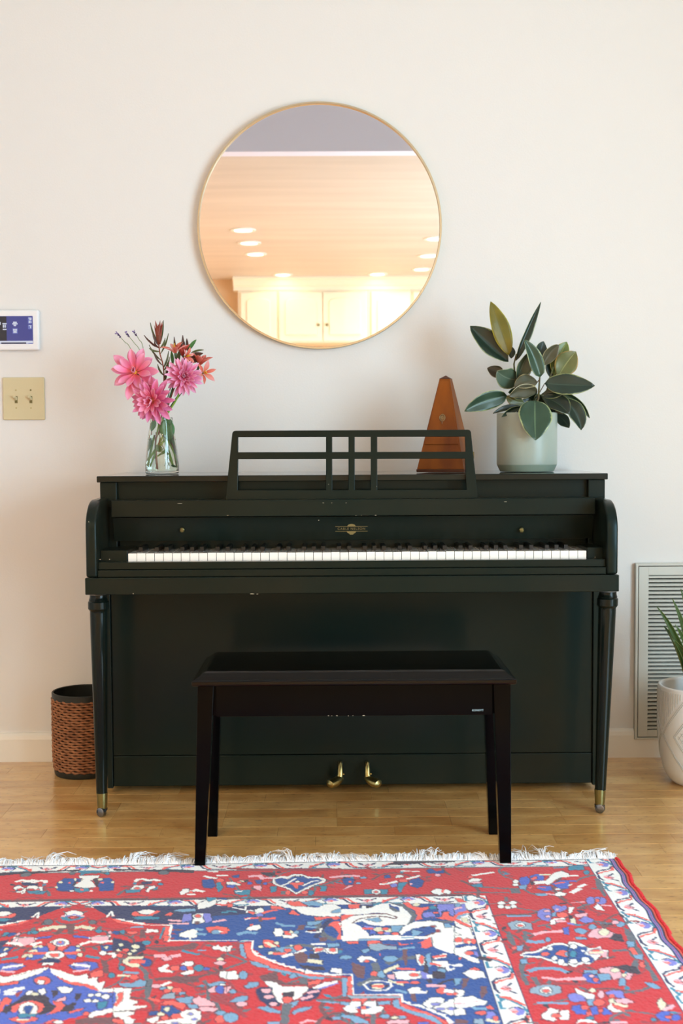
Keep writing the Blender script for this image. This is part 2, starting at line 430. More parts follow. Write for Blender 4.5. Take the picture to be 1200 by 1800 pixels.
# case sides: one cheek each, stepping from the upper case down to the floor
LX0, LX1 = xx(186.5, -0.37, 1200), xx(1051, -0.37, 1200)
ZF = zz(1383, -0.375)
for (a, b_) in ((SX0, SX0+0.046), (SX1-0.046, SX1)):
    pp('case_side', box(B(), a, b_, -0.468, -0.03, ZBT, ZLb-0.0005))
for (a, b_) in ((LX0, LX0+0.016), (LX1-0.016, LX1)):
    pp('case_side', box(B(), a, b_, -0.375, -0.03, ZF, ZBB-0.0005), bev=0.0015)
pp('back_frame', box(B(), SX0+0.047, SX1-0.047, -0.05, -0.03, ZF+0.03, ZLb-0.001), bev=0)
for x in (SX0+0.10, SX0+0.5, SX1-0.5, SX1-0.10):
    b = lathe(B(), [(0.024, -0.011), (0.024, 0.011)], 0, 0, 18, M=Matrix.Translation((x, -0.15, 0.024)) @ Matrix.Rotation(R(90), 4, 'Y'))
    pp('rear_caster', b, M['rubber'], bev=0)
pp('upper_panel', box(B(), SX0+0.047, SX1-0.047, -0.448, -0.43, ZS-0.03, ZLb-0.001), bev=0)
FX0, FX1 = xx(196, -0.52, 900), xx(1045, -0.52, 900)
pp('music_shelf', box(B(), SX0+0.002, SX1-0.002, -0.4775, -0.4685, ZS-0.02, ZS-0.0005), bev=0.001)
ZR1 = zz(907, -0.527)
pp('upper_rail', box(B(), FX0, FX1, -0.527, -0.449, ZR1, ZS), bev=0.002)
ZG0, ZG1 = ZR1-0.0025, zz(949, -0.49)
b = prism(B(), [(-0.512, ZG0), (-0.49, ZG0), (-0.455, ZG1), (-0.490, ZG1)], 'x', FX0+0.001, FX1-0.001)
fall = pp('fallboard', b, bev=0.001)
for px in (320.5, 916):
    p = at(px, 930, -0.501)
    n = Vector((0, -(ZG0-ZG1), -0.022)).normalized()
    Rm = n.to_track_quat('Z', 'Y').to_matrix().to_4x4()
    pp('knob', lathe(B(), [(0.004, -0.003), (0.0045, 0.004), (0.0072, 0.006), (0.0072, 0.010), (0.005, 0.0125), (0.001, 0.013)], 0, 0, 18,
        M=Matrix.Translation((p.x, -0.4995, p.z)) @ Rm), M['brass'], bev=0, parent=fall, smooth=True)
# maker's emblem, gold print on the fallboard
def fb_place(me):                        # from XY-plane print to the slanted board
    tilt = math.atan2(0.022, ZG0-ZG1)
    c = at(617.5, 929.5, -0.501)
    yb = -0.512 + 0.022*(ZG0-c.z)/(ZG0-ZG1)
    me.transform(Matrix.Translation((c.x, yb-0.0007, c.z)) @ Matrix.Rotation(R(90)+tilt, 4, 'X'))
    me.transform(wmat(piano).inverted()); return me
s = 3.31/2100                            # metres a pixel at that depth
me = fb_place(text_mesh('CABLE-NELSON'.replace('-', ' '), 6.0*s, 0.0002, spacing=1.2)); link('maker_lettering', me, M['gold'], fall)
b = B()
for yy in (4.4, -4.6): box(b, -28.5*s, 28.5*s, (yy-0.35)*s, (yy+0.35)*s, 0, 0.0002)
prism(b, [(-7.5*s, 4.9*s), (7.5*s, 4.9*s), (5.5*s, 7.8*s), (1.5*s, 9.2*s), (-1.5*s, 9.2*s), (-5.5*s, 7.8*s)], 'z', 0, 0.0002)
prism(b, [(-8.5*s, -5.2*s), (-6.5*s, -8*s), (-4*s, -9*s), (-3*s, -11*s), (3*s, -11*s), (4*s, -9*s), (6.5*s, -8*s), (8.5*s, -5.2*s)], 'z', 0, 0.0002)
me = bpy.data.meshes.new('emblem'); b.to_mesh(me); b.free(); link('emblem', fb_place(me), M['gold'], fall)

# keyboard
KX0, KX1 = xx(225, -0.60, 977), xx(1030.5, -0.60, 976)
ZK1 = zz(970.6, -0.60); ZK0 = zz(984.5, -0.60)
kw = (KX1-KX0)/52
def kb(w, y0, y1, z0, z1, top=0.0):
    b = B()
    lo = [(-w/2, y0, z0), (w/2, y0, z0), (w/2, y1, z0), (-w/2, y1, z0)]
    c = 0.0008
    mi = [(-w/2, y0, z1-c), (w/2, y0, z1-c), (w/2, y1, z1-c), (-w/2, y1, z1-c)]
    hi = [(-w/2+c+top, y0+c+top*2, z1), (w/2-c-top, y0+c+top*2, z1), (w/2-c-top, y1, z1), (-w/2+c+top, y1, z1)]
    V = [[b.verts.new(p) for p in q] for q in (lo, mi, hi)]
    for a_, c_ in ((0, 1), (1, 2)):
        for i in range(4): b.faces.new((V[a_][i], V[a_][(i+1) % 4], V[c_][(i+1) % 4], V[c_][i]))
    b.faces.new(V[2]); b.faces.new(V[0][::-1]); bmesh.ops.recalc_face_normals(b, faces=b.faces)
    return b
po = piano.location
b = kb(kw-0.0013, -0.60-po.y, -0.452-po.y, ZK0-0.004, ZK1); wk = bpy.data.meshes.new('white_key'); b.to_mesh(wk); b.free(); wk.materials.append(M['ivory'])
b = kb(0.0105, -0.548-po.y, -0.453-po.y, ZK1+0.0004, ZK1+0.0125, 0.0012); bk = bpy.data.meshes.new('black_key'); b.to_mesh(bk); b.free(); bk.materials.append(M['ebony'])
rk = random.Random(9)
for i in range(52):
    o = bpy.data.objects.new('white_key', wk); C.objects.link(o); o.parent = piano
    o.location = (KX0+kw*(i+0.5)-po.x, rk.uniform(-0.0004, 0.0004), rk.uniform(-0.0005, 0.0004))
for i in range(51):
    n = 'ABCDEFG'[i % 7]
    if n in 'BE': continue
    sh = {'A': 0.0022, 'C': -0.002, 'D': 0.002, 'F': -0.0025, 'G': 0}[n]
    o = bpy.data.objects.new('black_key', bk); C.objects.link(o); o.parent = piano
    o.location = (KX0+kw*(i+1)+sh-po.x, 0, rk.uniform(-0.0003, 0.0003))
AX0, AX1 = xx(170.5, -0.645, 990), xx(1066, -0.645, 990)       # inner faces of the arms
for (a, b_) in ((AX0+0.0005, KX0-0.001), (KX1+0.001, AX1-0.0005)):
    k = pp('key_block', box(B(), a, b_, -0.602, -0.457, ZK0-0.01, zz(965, -0.60)), bev=0.0015)
pp('key_cover_rail', box(B(), SX0+0.05, SX1-0.05, -0.4525, -0.449, ZK1-0.02, ZG1+0.005), bev=0)
# key slip in two steps, keybed and its front rail
pp('key_slip', box(B(), AX0+0.0005, AX1-0.0005, -0.634, -0.606, zz(999, -0.636), ZK0+0.001), bev=0.0015)
pp('key_slip', box(B(), AX0+0.0005, AX1-0.0005, -0.642, -0.606, ZBT+0.0005, zz(999, -0.636)-0.0008), bev=0.0015)
pp('keybed', box(B(), XA, XB, -0.655, -0.20, ZBB, ZBT), bev=0.002)
# arms, rounded over the front
for (a, b_, s_) in ((XA+0.0015, AX0, -1), (AX1, XB-0.0015, 1)):
    zt = zz(876, -0.5, 200 if s_ < 0 else 1040) ; zf = zz(883, -0.62)
    pr = [(-0.648, ZBT+0.0005), (-0.469, ZBT+0.0005), (-0.469, zt+0.001), (-0.56, zt)]
    pr += [(-0.56-0.088*math.sin(t), zt-0.075*(1-math.cos(t))) for t in [PI/2*k/8 for k in range(1, 9)]]
    b = prism(B(), pr, 'x', a, b_)
    if s_ > 0: pass
    o = pp('arm', b, bev=0.006, segs=3); 
    for p_ in o.data.polygons: p_.use_smooth = True
# lower panel, bottom rail
pp('lower_panel', box(B(), LX0+0.0165, LX1-0.0165, -0.366, -0.345, zz(1325.6, -0.366), ZBB-0.0005), bev=0.002)
pp('bottom_rail', box(B(), LX0+0.0165, LX1-0.0165, -0.3675, -0.34, ZF+0.004, zz(1326.4, -0.366)), bev=0.002)
# turned legs with brass ferrules and casters
def leg(px_top, px_bot, ypix):
    s = 3.22/2100
    ct = at(px_top, 1060, -0.58); cb = fl(px_bot, ypix, 0.0); cb.y = -0.58; cb.x = at(px_bot, 1425, -0.58).x
    prof = [(15.2, 1042.5), (15.2, 1046), (15.8, 1049), (16.9, 1051.6), (16.4, 1053), (18.3, 1055), (18.4, 1066.5), (16.8, 1069), (15.6, 1070.3), (15.2, 1072.5), (15.3, 1075), (14.9, 1110), (13.2, 1200), (11.6, 1290), (9.6, 1391)]
    b = B(); rings = []
    def ring(r, yp, n=28):
        z = zz(yp, -0.58); f = (ZBB-z)/ZBB
        cx = ct.x+(cb.x-ct.x)*f
        return [b.verts.new((cx+r*s*math.cos(2*PI*k/n), -0.58+r*s*math.sin(2*PI*k/n), z)) for k in range(n)]
    for r, yp in prof: rings.append(ring(r, yp))
    for i in range(len(rings)-1):
        for k in range(28): b.faces.new((rings[i][k], rings[i][(k+1) % 28], rings[i+1][(k+1) % 28], rings[i+1][k]))
    b.faces.new(rings[0]); b.faces.new(rings[-1])
    for v in b.verts: v.co.z = min(v.co.z, ZBB-0.0003)
    L = pp('leg', b, M['black_leg'], bev=0, smooth=True, angle=18)
    z1, z0 = zz(1390, -0.58), zz(1419, -0.58); x = cb.x+0.0005
    pp('ferrule', lathe(B(), [(9.9*s, z1), (9.9*s, z1-0.001), (8.9*s, z0+0.012), (7.8*s, z0)], x, -0.58, 24), M['brass'], bev=0, parent=L, smooth=True)
    w = lathe(B(), [(0.010, -0.0075), (0.0125, -0.006), (0.0125, 0.006), (0.010, 0.0075)], 0, 0, 20,
              M=Matrix.Translation((x-0.001, -0.588, 0.0125)) @ Matrix.Rotation(R(62), 4, 'Z') @ Matrix.Rotation(R(90), 4, 'Y'))
    pp('caster_wheel', w, M['steel'], bev=0, parent=L, smooth=True)
    w = B(); box(w, x-0.0135, x-0.0105, -0.592, -0.574, 0.011, z0+0.001); box(w, x+0.0095, x+0.0125, -0.586, -0.57, 0.014, z0+0.001)
    box(w, x-0.0135, x+0.0125, -0.588, -0.572, z0-0.001, z0+0.003)
    pp('caster_fork', w, M['rubber'], bev=0.001, parent=L)
leg(173, 179.5, 1437); leg(1068, 1053.5, 1432)
# pedals
M['pedal'] = mat('pedal_brass', 'C0AE72', 0.28, metal=1.0, vary=0.3, vscale=40)
def pedal(px, dirx):
    x = xx(px, -0.39, 1360); zt = zz(1342, -0.385); zb = zz(1381, -0.42)
    P = piano
    st = B(); tube(st, [(x, -0.372, zt), (x, -0.388, zt-0.001), (x, -0.396, zt-0.012), (x, -0.398, zb+0.028), (x+dirx*0.002, -0.402, zb+0.016)], [0.0055, 0.007, 0.0078, 0.0085, 0.010], 14)
    o = pp('pedal', st, M['pedal'], bev=0, smooth=True)
    t = B()
    tube(t, [(x-dirx*0.002, -0.398, zb+0.020), (x+dirx*0.008, -0.410, zb+0.014), (x+dirx*0.020, -0.424, zb+0.010), (x+dirx*0.030, -0.434, zb+0.008), (x+dirx*0.0345, -0.438, zb+0.007)],
         [0.010, 0.0145, 0.0175, 0.0150, 0.005], 16)
    for v in t.verts: v.co.z = zb+0.009+(v.co.z-zb-0.009)*0.75
    pp('toe', t, M['pedal'], bev=0, parent=o, smooth=True)
    c = B(); tube(c, [(x+0.006, -0.40, zb+0.028), (x+0.012, -0.40, zb+0.028)], 0.0024, 8)
    pp('screw', c, M['pedal'], bev=0, parent=o)
pedal(598, -1); pedal(645.5, 1)
# music desk: one openwork frame
def dk(px, py): p = at(px, py, -0.498); return (p.x, p.z)
outer = roundpoly([dk(409.5, 758), dk(826, 756), dk(838.5, 876.5), dk(397, 879)], [0.008, 0.008, 0, 0])
holes = []
for (xa, xb, sl) in ((418, 573.5, 0), (583, 613, 0), (622.5, 652, 0), (662, 817.5, 1)):
    for (ya, yb) in ((767.3, 795.2), (806, 862)):
        k = lambda x: -(x-617)*0.0022
        q = [dk(xa, ya+k(xa)), dk(xb, ya+k(xb)), dk(xb + (sl*(2.5 if yb > 800 else 1)), yb+k(xb)), dk(xa - (0.8 if xa < 420 and yb > 800 else 0), yb+k(xa))]
        holes.append(roundpoly(q, 0.002))
me = to_xz(plate([outer]+holes, 0.011, 0.0012), -0.498)
me.transform(wmat(piano).inverted())
desk = link('music_desk', me, M['black'], piano)
# small knocks in the lacquer
b = B(); rr = random.Random(3)
for (px, py, Y, w_, h_) in ((234, 1043.5, -0.6556, 1.6, 1.6), (443, 1044, -0.6556, 7, 1), (452, 1044.3, -0.6556, 3, .8), (560, 914.5, -0.5105, 2, 1.4), (625.5, 906.3, -0.5276, 1, .9), (635, 905.8, -0.5276, .8, .8),
      (660, 905.8, -0.5276, 3.5, .8), (316, 885, -0.5276, 9, .6), (568, 884, -0.5276, 3, .6), (583, 884, -0.5276, 1.6, .6), (608, 884, -0.5276, 1.6, .7), (888, 882, -0.5276, 5, .7),
      (176, 983.5, -0.6346, 3, .7), (192.5, 983.3, -0.6346, 1.5, 1.2), (1045.5, 979.3, -0.6026, 1.2, 1.2), (577.3, 851.3, -0.5051, 1, .9), (661.8, 855, -0.5051, .8, .8), (400, 906, -0.5276, 4, .5)):
    p = at(px, py, Y); s = 1.58e-3
    pts = [(p.x+w_*s*0.5*math.cos(a)*rr.uniform(.8, 1.2), p.z+h_*s*0.5*math.sin(a)*rr.uniform(.8, 1.2)) for a in [2*PI*k/7 for k in range(7)]]
    prism(b, pts, 'y', Y, Y+0.0004)
obj('paint_chips', b, M['chip'], piano, kind='stuff')
# ------------------------------------------------------------------ bench
RUGT = 0.009
bx0, bx1 = xx(336.5, -1.02, 1195), xx(908, -1.02, 1195)
zt = zz(1178, -0.99); ztb = zz(1197.5, -1.02); z2 = zz(1204, -1.01)
bench = thing('piano_bench', 'glossy black piano bench with splayed square legs, standing half on the rug', 'bench', ((bx0+bx1)/2, -0.86, 0))
b = B(); yc = -0.86
def rect(x0, x1, y0, y1, z): return [b.verts.new(p) for p in ((x0, y0, z), (x1, y0, z), (x1, y1, z), (x0, y1, z))]
y0, y1 = -1.022, -0.70
rs = [rect(bx0+.004, bx1-.004, y0+.004, y1-.004, z2), rect(bx0, bx1, y0, y1, z2+.003), rect(bx0, bx1, y0, y1, ztb), rect(bx0+.002, bx1-.002, y0+.002, y1-.002, ztb+.003),
      rect(bx0+.008, bx1-.008, y0+.008, y1-.008, ztb+.004), rect(bx0+.016, bx1-.016, y0+.013, y1-.013, ztb+.010), rect(bx0+.024, bx1-.024, y0+.022, y1-.022, zt-.003), rect(bx0+.032, bx1-.032, y0+.030, y1-.030, zt)]
for i in range(len(rs)-1):
    for k in range(4): b.faces.new((rs[i][k], rs[i][(k+1) % 4], rs[i+1][(k+1) % 4], rs[i+1][k]))
b.faces.new(rs[0]); b.faces.new(rs[-1])
obj('seat_lid', b, M['bench_top'], bench, bevel=0.0015)
za = zz(1258.5, -0.985)
ax0, ax1 = xx(379, -0.99, 1230), xx(866, -0.99, 1230)
b = B()
box(b, ax0, ax1, -0.985, -0.970, za, z2-0.0005); box(b, ax0, ax1, -0.75, -0.735, za, z2-0.0005)
box(b, ax0-0.012, ax0+0.004, -0.969, -0.751, za, z2-0.0005); box(b, ax1-0.004, ax1+0.012, -0.969, -0.751, za, z2-0.0005)
box(b, ax0+0.004, ax1-0.004, -0.969, -0.751, za+0.004, za+0.010)
obj('music_compartment', b, M['bench'], bench, bevel=0.001)
def bleg(tx0, tx1, fx0, fx1, Yt, Yf, dep_t, dep_f, zf, back):
    b = B()
    zt_ = z2-0.0007
    sg = 1 if not back else -1
    top = [(tx0, Yt, zt_), (tx1, Yt, zt_), (tx1, Yt+sg*dep_t, zt_), (tx0, Yt+sg*dep_t, zt_)]
    bot = [(fx0, Yf, zf), (fx1, Yf, zf), (fx1, Yf+sg*dep_f, zf), (fx0, Yf+sg*dep_f, zf)]
    A = [b.verts.new(p) for p in top]; D = [b.verts.new(p) for p in bot]
    b.faces.new(A); b.faces.new(D)
    for i in range(4): b.faces.new((A[i], A[(i+1) % 4], D[(i+1) % 4], D[i]))
    obj('leg', b, M['bench'], bench, bevel=0.0015)
Yt, Yf = -0.9895, -1.003
bleg(xx(347, Yt, 1210), xx(376, Yt, 1210), xx(342, Yf, 1530), xx(360.5, Yf, 1530), Yt, Yf, 0.036, 0.026, RUGT, False)
bleg(xx(867, Yt, 1210), xx(897.5, Yt, 1210), xx(878.5, Yf, 1530), xx(898.5, Yf, 1530), Yt, Yf, 0.036, 0.026, RUGT, False)
Yt, Yf = -0.7345, -0.742
bleg(xx(368, Yt, 1210), xx(392, Yt, 1210), xx(366.5, Yf, 1470), xx(383.5, Yf, 1470), Yt, Yf, 0.034, 0.024, 0.0, True)
bleg(xx(846, Yt, 1210), xx(873, Yt, 1210), xx(857, Yf, 1470), xx(873.5, Yf, 1470), Yt, Yf, 0.034, 0.024, 0.0, True)
M['badge'] = mat('pale_print', 'B9D6E0', 0.5)
p = at(839.5, 1248.7, -0.9856); me = to_xz(text_mesh('KONOTT', 0.0062, 0.0002, spacing=1.05), 0)
me.transform(Matrix.Translation((p.x, -0.9853, p.z))); me.transform(wmat(bench).inverted()); link('lettering', me, M['badge'], bench)
b = B(); rr = random.Random(8)
for (px, py, w_) in ((577, 1258.6, 1.5), (592, 1258.6, 2.5), (612, 1258.8, 1.2), (639, 1258.4, 4), (583, 1258.8, 1), (620, 1258.5, .8)):
    p = at(px, py-0.6, -0.9854); box(b, p.x-w_*.0006, p.x+w_*.0006, -0.9855, -0.985, p.z-.0006, p.z+.0005)
obj('paint_chips', b, M['chip'], bench, kind='stuff')
# ------------------------------------------------------------------ round mirror
mc = at(561.5, 397.5, -0.02)
mirror = thing('wall_mirror', 'large round mirror in a thin brass frame hanging above the piano', 'mirror', (mc.x, -0.0005, mc.z))
rad = 212.0*3.785/2100
Mx = Matrix.Translation((mc.x, -0.001, mc.z)) @ Matrix.Rotation(R(90), 4, 'X')
obj('frame', lathe(B(), [(rad-0.006, 0.0), (rad, 0.0), (rad, 0.024), (rad-0.0008, 0.025), (rad-0.0055, 0.025), (rad-0.0065, 0.0242), (rad-0.0065, 0.0155), (rad-0.0064, 0.002)], 0, 0, 160, cap=False, M=Mx), M['frame'], mirror, smooth=True, angle=30)
obj('mirror_glass', lathe(B(), [(rad-0.0068, 0.003), (rad-0.0068, 0.0165)], 0, 0, 160, M=Mx), M['mirror'], mirror, smooth=True, angle=30)

# ------------------------------------------------------------------ touch panel and switch plate
M['panel_white'] = mat('panel_plastic', 'E9E9EA', 0.35)
M['almond'] = mat('almond_plastic', 'CFC29C', 0.4)
Yw = -0.0005
a, b2 = at(-62, 545, -0.02), at(69, 615.5, -0.02)
pan = thing('touch_panel', 'white wall touch panel with a lit blue-violet screen, above the switch plate', 'control panel', ((a.x+b2.x)/2, Yw, b2.z))
obj('housing', box(B(), a.x, b2.x, -0.022, Yw, b2.z, a.z), M['panel_white'], pan, bevel=0.006, segs=3)
M['screen'] = mat('screen_violet', (0.0, 0.0, 0.0), 0.2, emit=hexc('4A52A6'), estr=1.0)
M['screen_dark'] = mat('screen_dark', (0.0, 0.0, 0.0), 0.2, emit=hexc('23283A'), estr=1.0)
M['icon'] = mat('screen_icon', (0.0, 0.0, 0.0), 0.3, emit=hexc('E4EAFF'), estr=1.1)
M['icon_dim'] = mat('screen_icon_dim', (0.0, 0.0, 0.0), 0.3, emit=hexc('7C88D8'), estr=1.0)
s0, s1 = at(-54, 556, -0.0222), at(58.3, 604.5, -0.0222)
sc = obj('screen', box(B(), s0.x, s1.x, -0.0228, -0.0221, s1.z, s0.z), M['screen'], pan)
def onsc(x0, y0, x1, y1, m, name, lay=0, rnd_=0.0008):
    p, q = at(x0, y0, -0.0228), at(x1, y1, -0.0228)
    lp = roundpoly([(p.x, p.z), (q.x, p.z), (q.x, q.z), (p.x, q.z)], rnd_)
    return obj(name, prism(B(), lp, 'y', -0.0229-0.0002*lay-0.0002, -0.0229-0.0002*lay), m, sc)
onsc(-54, 556.5, 12, 599, M['screen_dark'], 'tile', 0, 0)
onsc(-54, 599.5, 58, 604, M['icon'], 'status_bar', 0, 0); onsc(2, 602.2, 46, 604.0, M['screen_dark'], 'status_bar', 1, 0); onsc(50, 603, 57.6, 604.2, M['icon_dim'], 'status_bar', 1, 0)
b = B()
def ic(x0, y0, x1, y1, r=0.0006):
    p, q = at(x0, y0, -0.0228), at(x1, y1, -0.0228)
    prism(b, roundpoly([(p.x, p.z), (q.x, p.z), (q.x, q.z), (p.x, q.z)], r, 2), 'y', -0.0236, -0.0232)
for q in ((-8, 566, 1.3, 571), (4.3, 568, 11.8, 570.2), (5, 571, 7.4, 576), (8, 571, 10.5, 576), (5, 578, 11.6, 580),
          (23, 565.5, 29.6, 568), (21.6, 568.2, 31, 570.4), (24, 570.8, 28.5, 573.3), (23, 578.5, 30, 581.3), (23.6, 581.8, 29.5, 585.3), (50, 558.5, 55.5, 560), (51.5, 560.4, 55.3, 563), (50.6, 564, 53.6, 568), (54, 565, 55.5, 567.4), (50.8, 572, 55.4, 573.2), (53, 573.4, 55, 577)): ic(*q)
icon = obj('icons', b, M['icon'], sc, kind='stuff')
b = B()
for q in ((22, 577.2, 31.2, 586.3), (49.3, 571, 56, 578.6), (49, 557.5, 56, 569)): ic(*q)
for v in b.verts: v.co.y += 0.0003
obj('icon_backs', b, M['icon_dim'], sc, kind='stuff')
# almond two-gang switch plate
a, b2 = at(4.2, 663.5, -0.005), at(79.3, 738, -0.005)
sw = thing('switch_plate', 'almond two-toggle light switch plate below the touch panel', 'light switch', ((a.x+b2.x)/2, Yw, b2.z))
obj('plate', box(B(), a.x, b2.x, -0.0065, Yw, b2.z, a.z), M['almond'], sw, bevel=0.003, segs=3)
M['almond_dark'] = mat('almond_slot', '6E6236', 0.5); M['screwhead'] = mat('screw_head', 'B7A97B', 0.35, metal=0.4)
for px in (28.3, 54.2):
    p = at(px, 702, -0.0066)
    obj('slot', box(B(), p.x-0.0045, p.x+0.0045, -0.0069, -0.0064, p.z-0.012, p.z+0.010), M['almond_dark'], sw)
    Tm = Matrix.Translation((p.x, -0.006, p.z+0.001)) @ Matrix.Rotation(R(-28), 4, 'X') @ Matrix.Rotation(R(-14), 4, 'Z')
    b = B(); r = bmesh.ops.create_cube(b, size=1)
    for v in r['verts']:
        f = 1.0 if v.co.y > 0 else 0.75
        v.co = Vector((v.co.x*0.0085*f, (v.co.y-0.45)*0.017, v.co.z*0.010*f))
    b.transform(Tm)
    obj('toggle', b, M['almond'], sw, bevel=0.001)
    for dz_ in (0.0305, -0.0305):
        q = Vector((p.x, 0, p.z+0.001+dz_*0.92))
        obj('screw', lathe(B(), [(0.0028, 0.0), (0.0028, 0.0006), (0.0018, 0.0011)], 0, 0, 12, M=Matrix.Translation((q.x, -0.0063, q.z)) @ Matrix.Rotation(R(90), 4, 'X')),
            M['almond_dark'] if (px > 50 and dz_ > 0) else M['screwhead'], sw)

# ------------------------------------------------------------------ return-air grille
M['grille'] = mat('grille_enamel', 'C9C8BE', 0.42)
M['dark_duct'] = mat('duct_dark', '2B322E', 0.8)
M['filter'] = mat('duct_filter', '77766C', 0.9, vary=0.6, vscale=60, bump=0.6, bscale=120)
g0, g1 = at(1117.5, 990.5, -0.02), at(1117.5, 1300, -0.02)
gx0, gx1, gz1, gz0 = g0.x, g0.x+0.44, g0.z, g1.z
gr = thing('air_grille', 'pale metal return air grille with slats, low on the wall right of the piano', 'vent', ((gx0+gx1)/2, -0.001, gz0))
b = B()
box(b, gx0, gx0+0.008, -0.020, -0.001, gz0, gz1); box(b, gx1-0.008, gx1, -0.020, -0.001, gz0, gz1)
box(b, gx0+0.008, gx1-0.008, -0.020, -0.001, gz1-0.008, gz1); box(b, gx0+0.008, gx1-0.008, -0.020, -0.001, gz0, gz0+0.006)
obj('frame', b, M['grille'], gr, bevel=0.001)
z1, z0 = zz(1011, -0.018, 1140), zz(1283, -0.018, 1140)
x0 = xx(1138.5, -0.018, 1150); x1 = gx1-(x0-gx0)
b = B(); g = 0.0105
box(b, gx0+g, x0, -0.0185, -0.014, gz0+g-.002, gz1-g); box(b, x1, gx1-g, -0.0185, -0.014, gz0+g-.002, gz1-g)
box(b, x0, x1, -0.0185, -0.014, z1, gz1-g); box(b, x0, x1, -0.0185, -0.014, gz0+g-.002, z0)
obj('door', b, M['grille'], gr, bevel=0.0006)
obj('filter', box(B(), gx0+0.008, gx1-0.008, -0.0035, -0.0012, gz0+0.006, gz1-0.008), M['filter'], gr)
n = 39; dz = (z1-z0)/n; me = None
for i in range(n):
    z = z0+dz*(i+0.5)
    if me is None:
        b = B(); w = (x1-x0)/2+0.001
        prism(b, [(-0.0185, dz*0.22), (-0.0185, -dz*0.20), (-0.0172, -dz*0.12), (-0.0100, dz*0.30), (-0.0104, dz*0.40), (-0.0165, dz*0.24)], 'x', -w, w)
        bmesh.ops.recalc_face_normals(b, faces=b.faces); me = bpy.data.meshes.new('slat'); b.to_mesh(me); b.free(); me.materials.append(M['grille'])
    o = bpy.data.objects.new('slat', me); C.objects.link(o); o.parent = gr; o.location = ((x0+x1)/2-gr.location.x, -gr.location.y, z-gr.location.z)
# ------------------------------------------------------------------ metronome
TOPZ = ZL+0.0004
M['walnut'] = mat('reddish_walnut', '95500F', 0.5, vary=0.75, vscale=9, vcol='582608', stretch=(1, 1, 0.25), spec=0.25)
M['walnut_dark'] = mat('dark_walnut', '552608', 0.5, vary=0.4, vscale=12, vcol='3A1A0C', stretch=(1, 1, 0.3))
mp_ = at(781, 831, -0.27)
s = 3.53/2100
met = thing('metronome', 'pyramid-shaped reddish wooden metronome standing behind the music desk', 'metronome', (mp_.x+0.004, -0.27, TOPZ), R(-18.7))
w0, w1 = 84.4*s/2, 18.5*s/2
hb, ht, ha = 6*s, 163*s, 169.5*s
def fr(name, a, za, b_, zb, m, par=met, dy=0, bev=0.001, xa=None, xb=None):
    bm = B()
    A = [bm.verts.new(p) for p in ((-(xa or a), -a+dy, za), ((xa or a), -a+dy, za), ((xa or a), a, za), (-(xa or a), a, za))]
    T = [bm.verts.new(p) for p in ((-(xb or b_), -b_+dy, zb), ((xb or b_), -b_+dy, zb), ((xb or b_), b_, zb), (-(xb or b_), b_, zb))]
    bm.faces.new(A); bm.faces.new(T)
    for i in range(4): bm.faces.new((A[i], A[(i+1) % 4], T[(i+1) % 4], T[i]))
    return obj(name, bm, m, par, local=True, bevel=bev)
fr('plinth', w0, 0.0015, w0+0.001, hb, M['walnut_dark'])
wl = lambda z: w0*0.985+(w1-w0*0.985)*((z-hb)/(ht-hb))
fr('body', wl(hb), hb+0.0003, wl(ht), ht, M['walnut'])
bm = B(); q = w1+0.0015
A = [bm.verts.new(p) for p in ((-q, -q, ht+0.0002), (q, -q, ht+0.0002), (q, q, ht+0.0002), (-q, q, ht+0.0002))]; ap = bm.verts.new((0, 0, ha))
bm.faces.new(A)
for i in range(4): bm.faces.new((A[i], A[(i+1) % 4], ap))
obj('cap', bm, M['walnut_dark'], met, local=True, bevel=0.0008)
# front cover: a thinner board on the sloping face, ending above the drawer-like base
zc = 49*s; sl = (w0*0.985-w1)/(ht-hb)
bm = B()
def fy(z): return -wl(z)-0.0006
pts = [(-wl(zc)+0.004, zc), (wl(zc)-0.004, zc), (wl(ht-.006)-0.003, ht-.006), (-wl(ht-.006)+0.003, ht-.006)]
A = [bm.verts.new((x, fy(z)-0.0035, z)) for x, z in pts]; T = [bm.verts.new((x, fy(z)+0.0004, z)) for x, z in pts]
bm.faces.new(A); bm.faces.new(T)
for i in range(4): bm.faces.new((A[i], A[(i+1) % 4], T[(i+1) % 4], T[i]))
cover = obj('front_cover', bm, M['walnut'], met, local=True, bevel=0.001)
zk = 95*s; tilt = math.atan(sl)
Tm = Matrix.Translation((0.0, fy(zk)-0.0037, zk)) @ Matrix.Rotation(-tilt, 4, 'X') @ Matrix.Rotation(R(90), 4, 'X')
bm = lathe(B(), [(0.0, 0.0012), (0.0075, 0.0012), (0.0095, 0.0)], 0, 0, 24, cap=False, M=Tm @ Matrix.Diagonal((1, 1.25, 1, 1)))
M['emblem'] = mat('dark_brass_emblem', '6B5236', 0.4, metal=0.6)
em = obj('badge', bm, M['emblem'], cover, local=True, smooth=True)
bm = B()
for k in range(14):
    a0, a1 = 2*PI*k/14, 2*PI*(k+1)/14
    tube(bm, [Tm @ Vector((0.0082*math.cos(a), 0.0102*math.sin(a), 0.0013)) for a in (a0, a1)], 0.0006, 5)
tube(bm, [Tm @ Vector((0.0006*math.sin(t*9), -0.006+0.012*t, 0.0018)) for t in [k/6 for k in range(7)]], 0.0008, 6)
tube(bm, [Tm @ Vector((0.004*math.cos(a), 0.004*math.sin(a), 0.0017)) for a in [2*PI*k/12 for k in range(13)]], 0.0006, 6)
obj('badge_relief', bm, mat('badge_relief', '9A805A', 0.35, metal=0.8), em, local=True, smooth=True)
bm = B(); tube(bm, [Tm @ Vector((0, -0.012, 0.0012)), Tm @ Vector((0, -0.019, 0.0012))], [0.0012, 0.0006], 6)
obj('latch', bm, M['emblem'], cover, local=True)
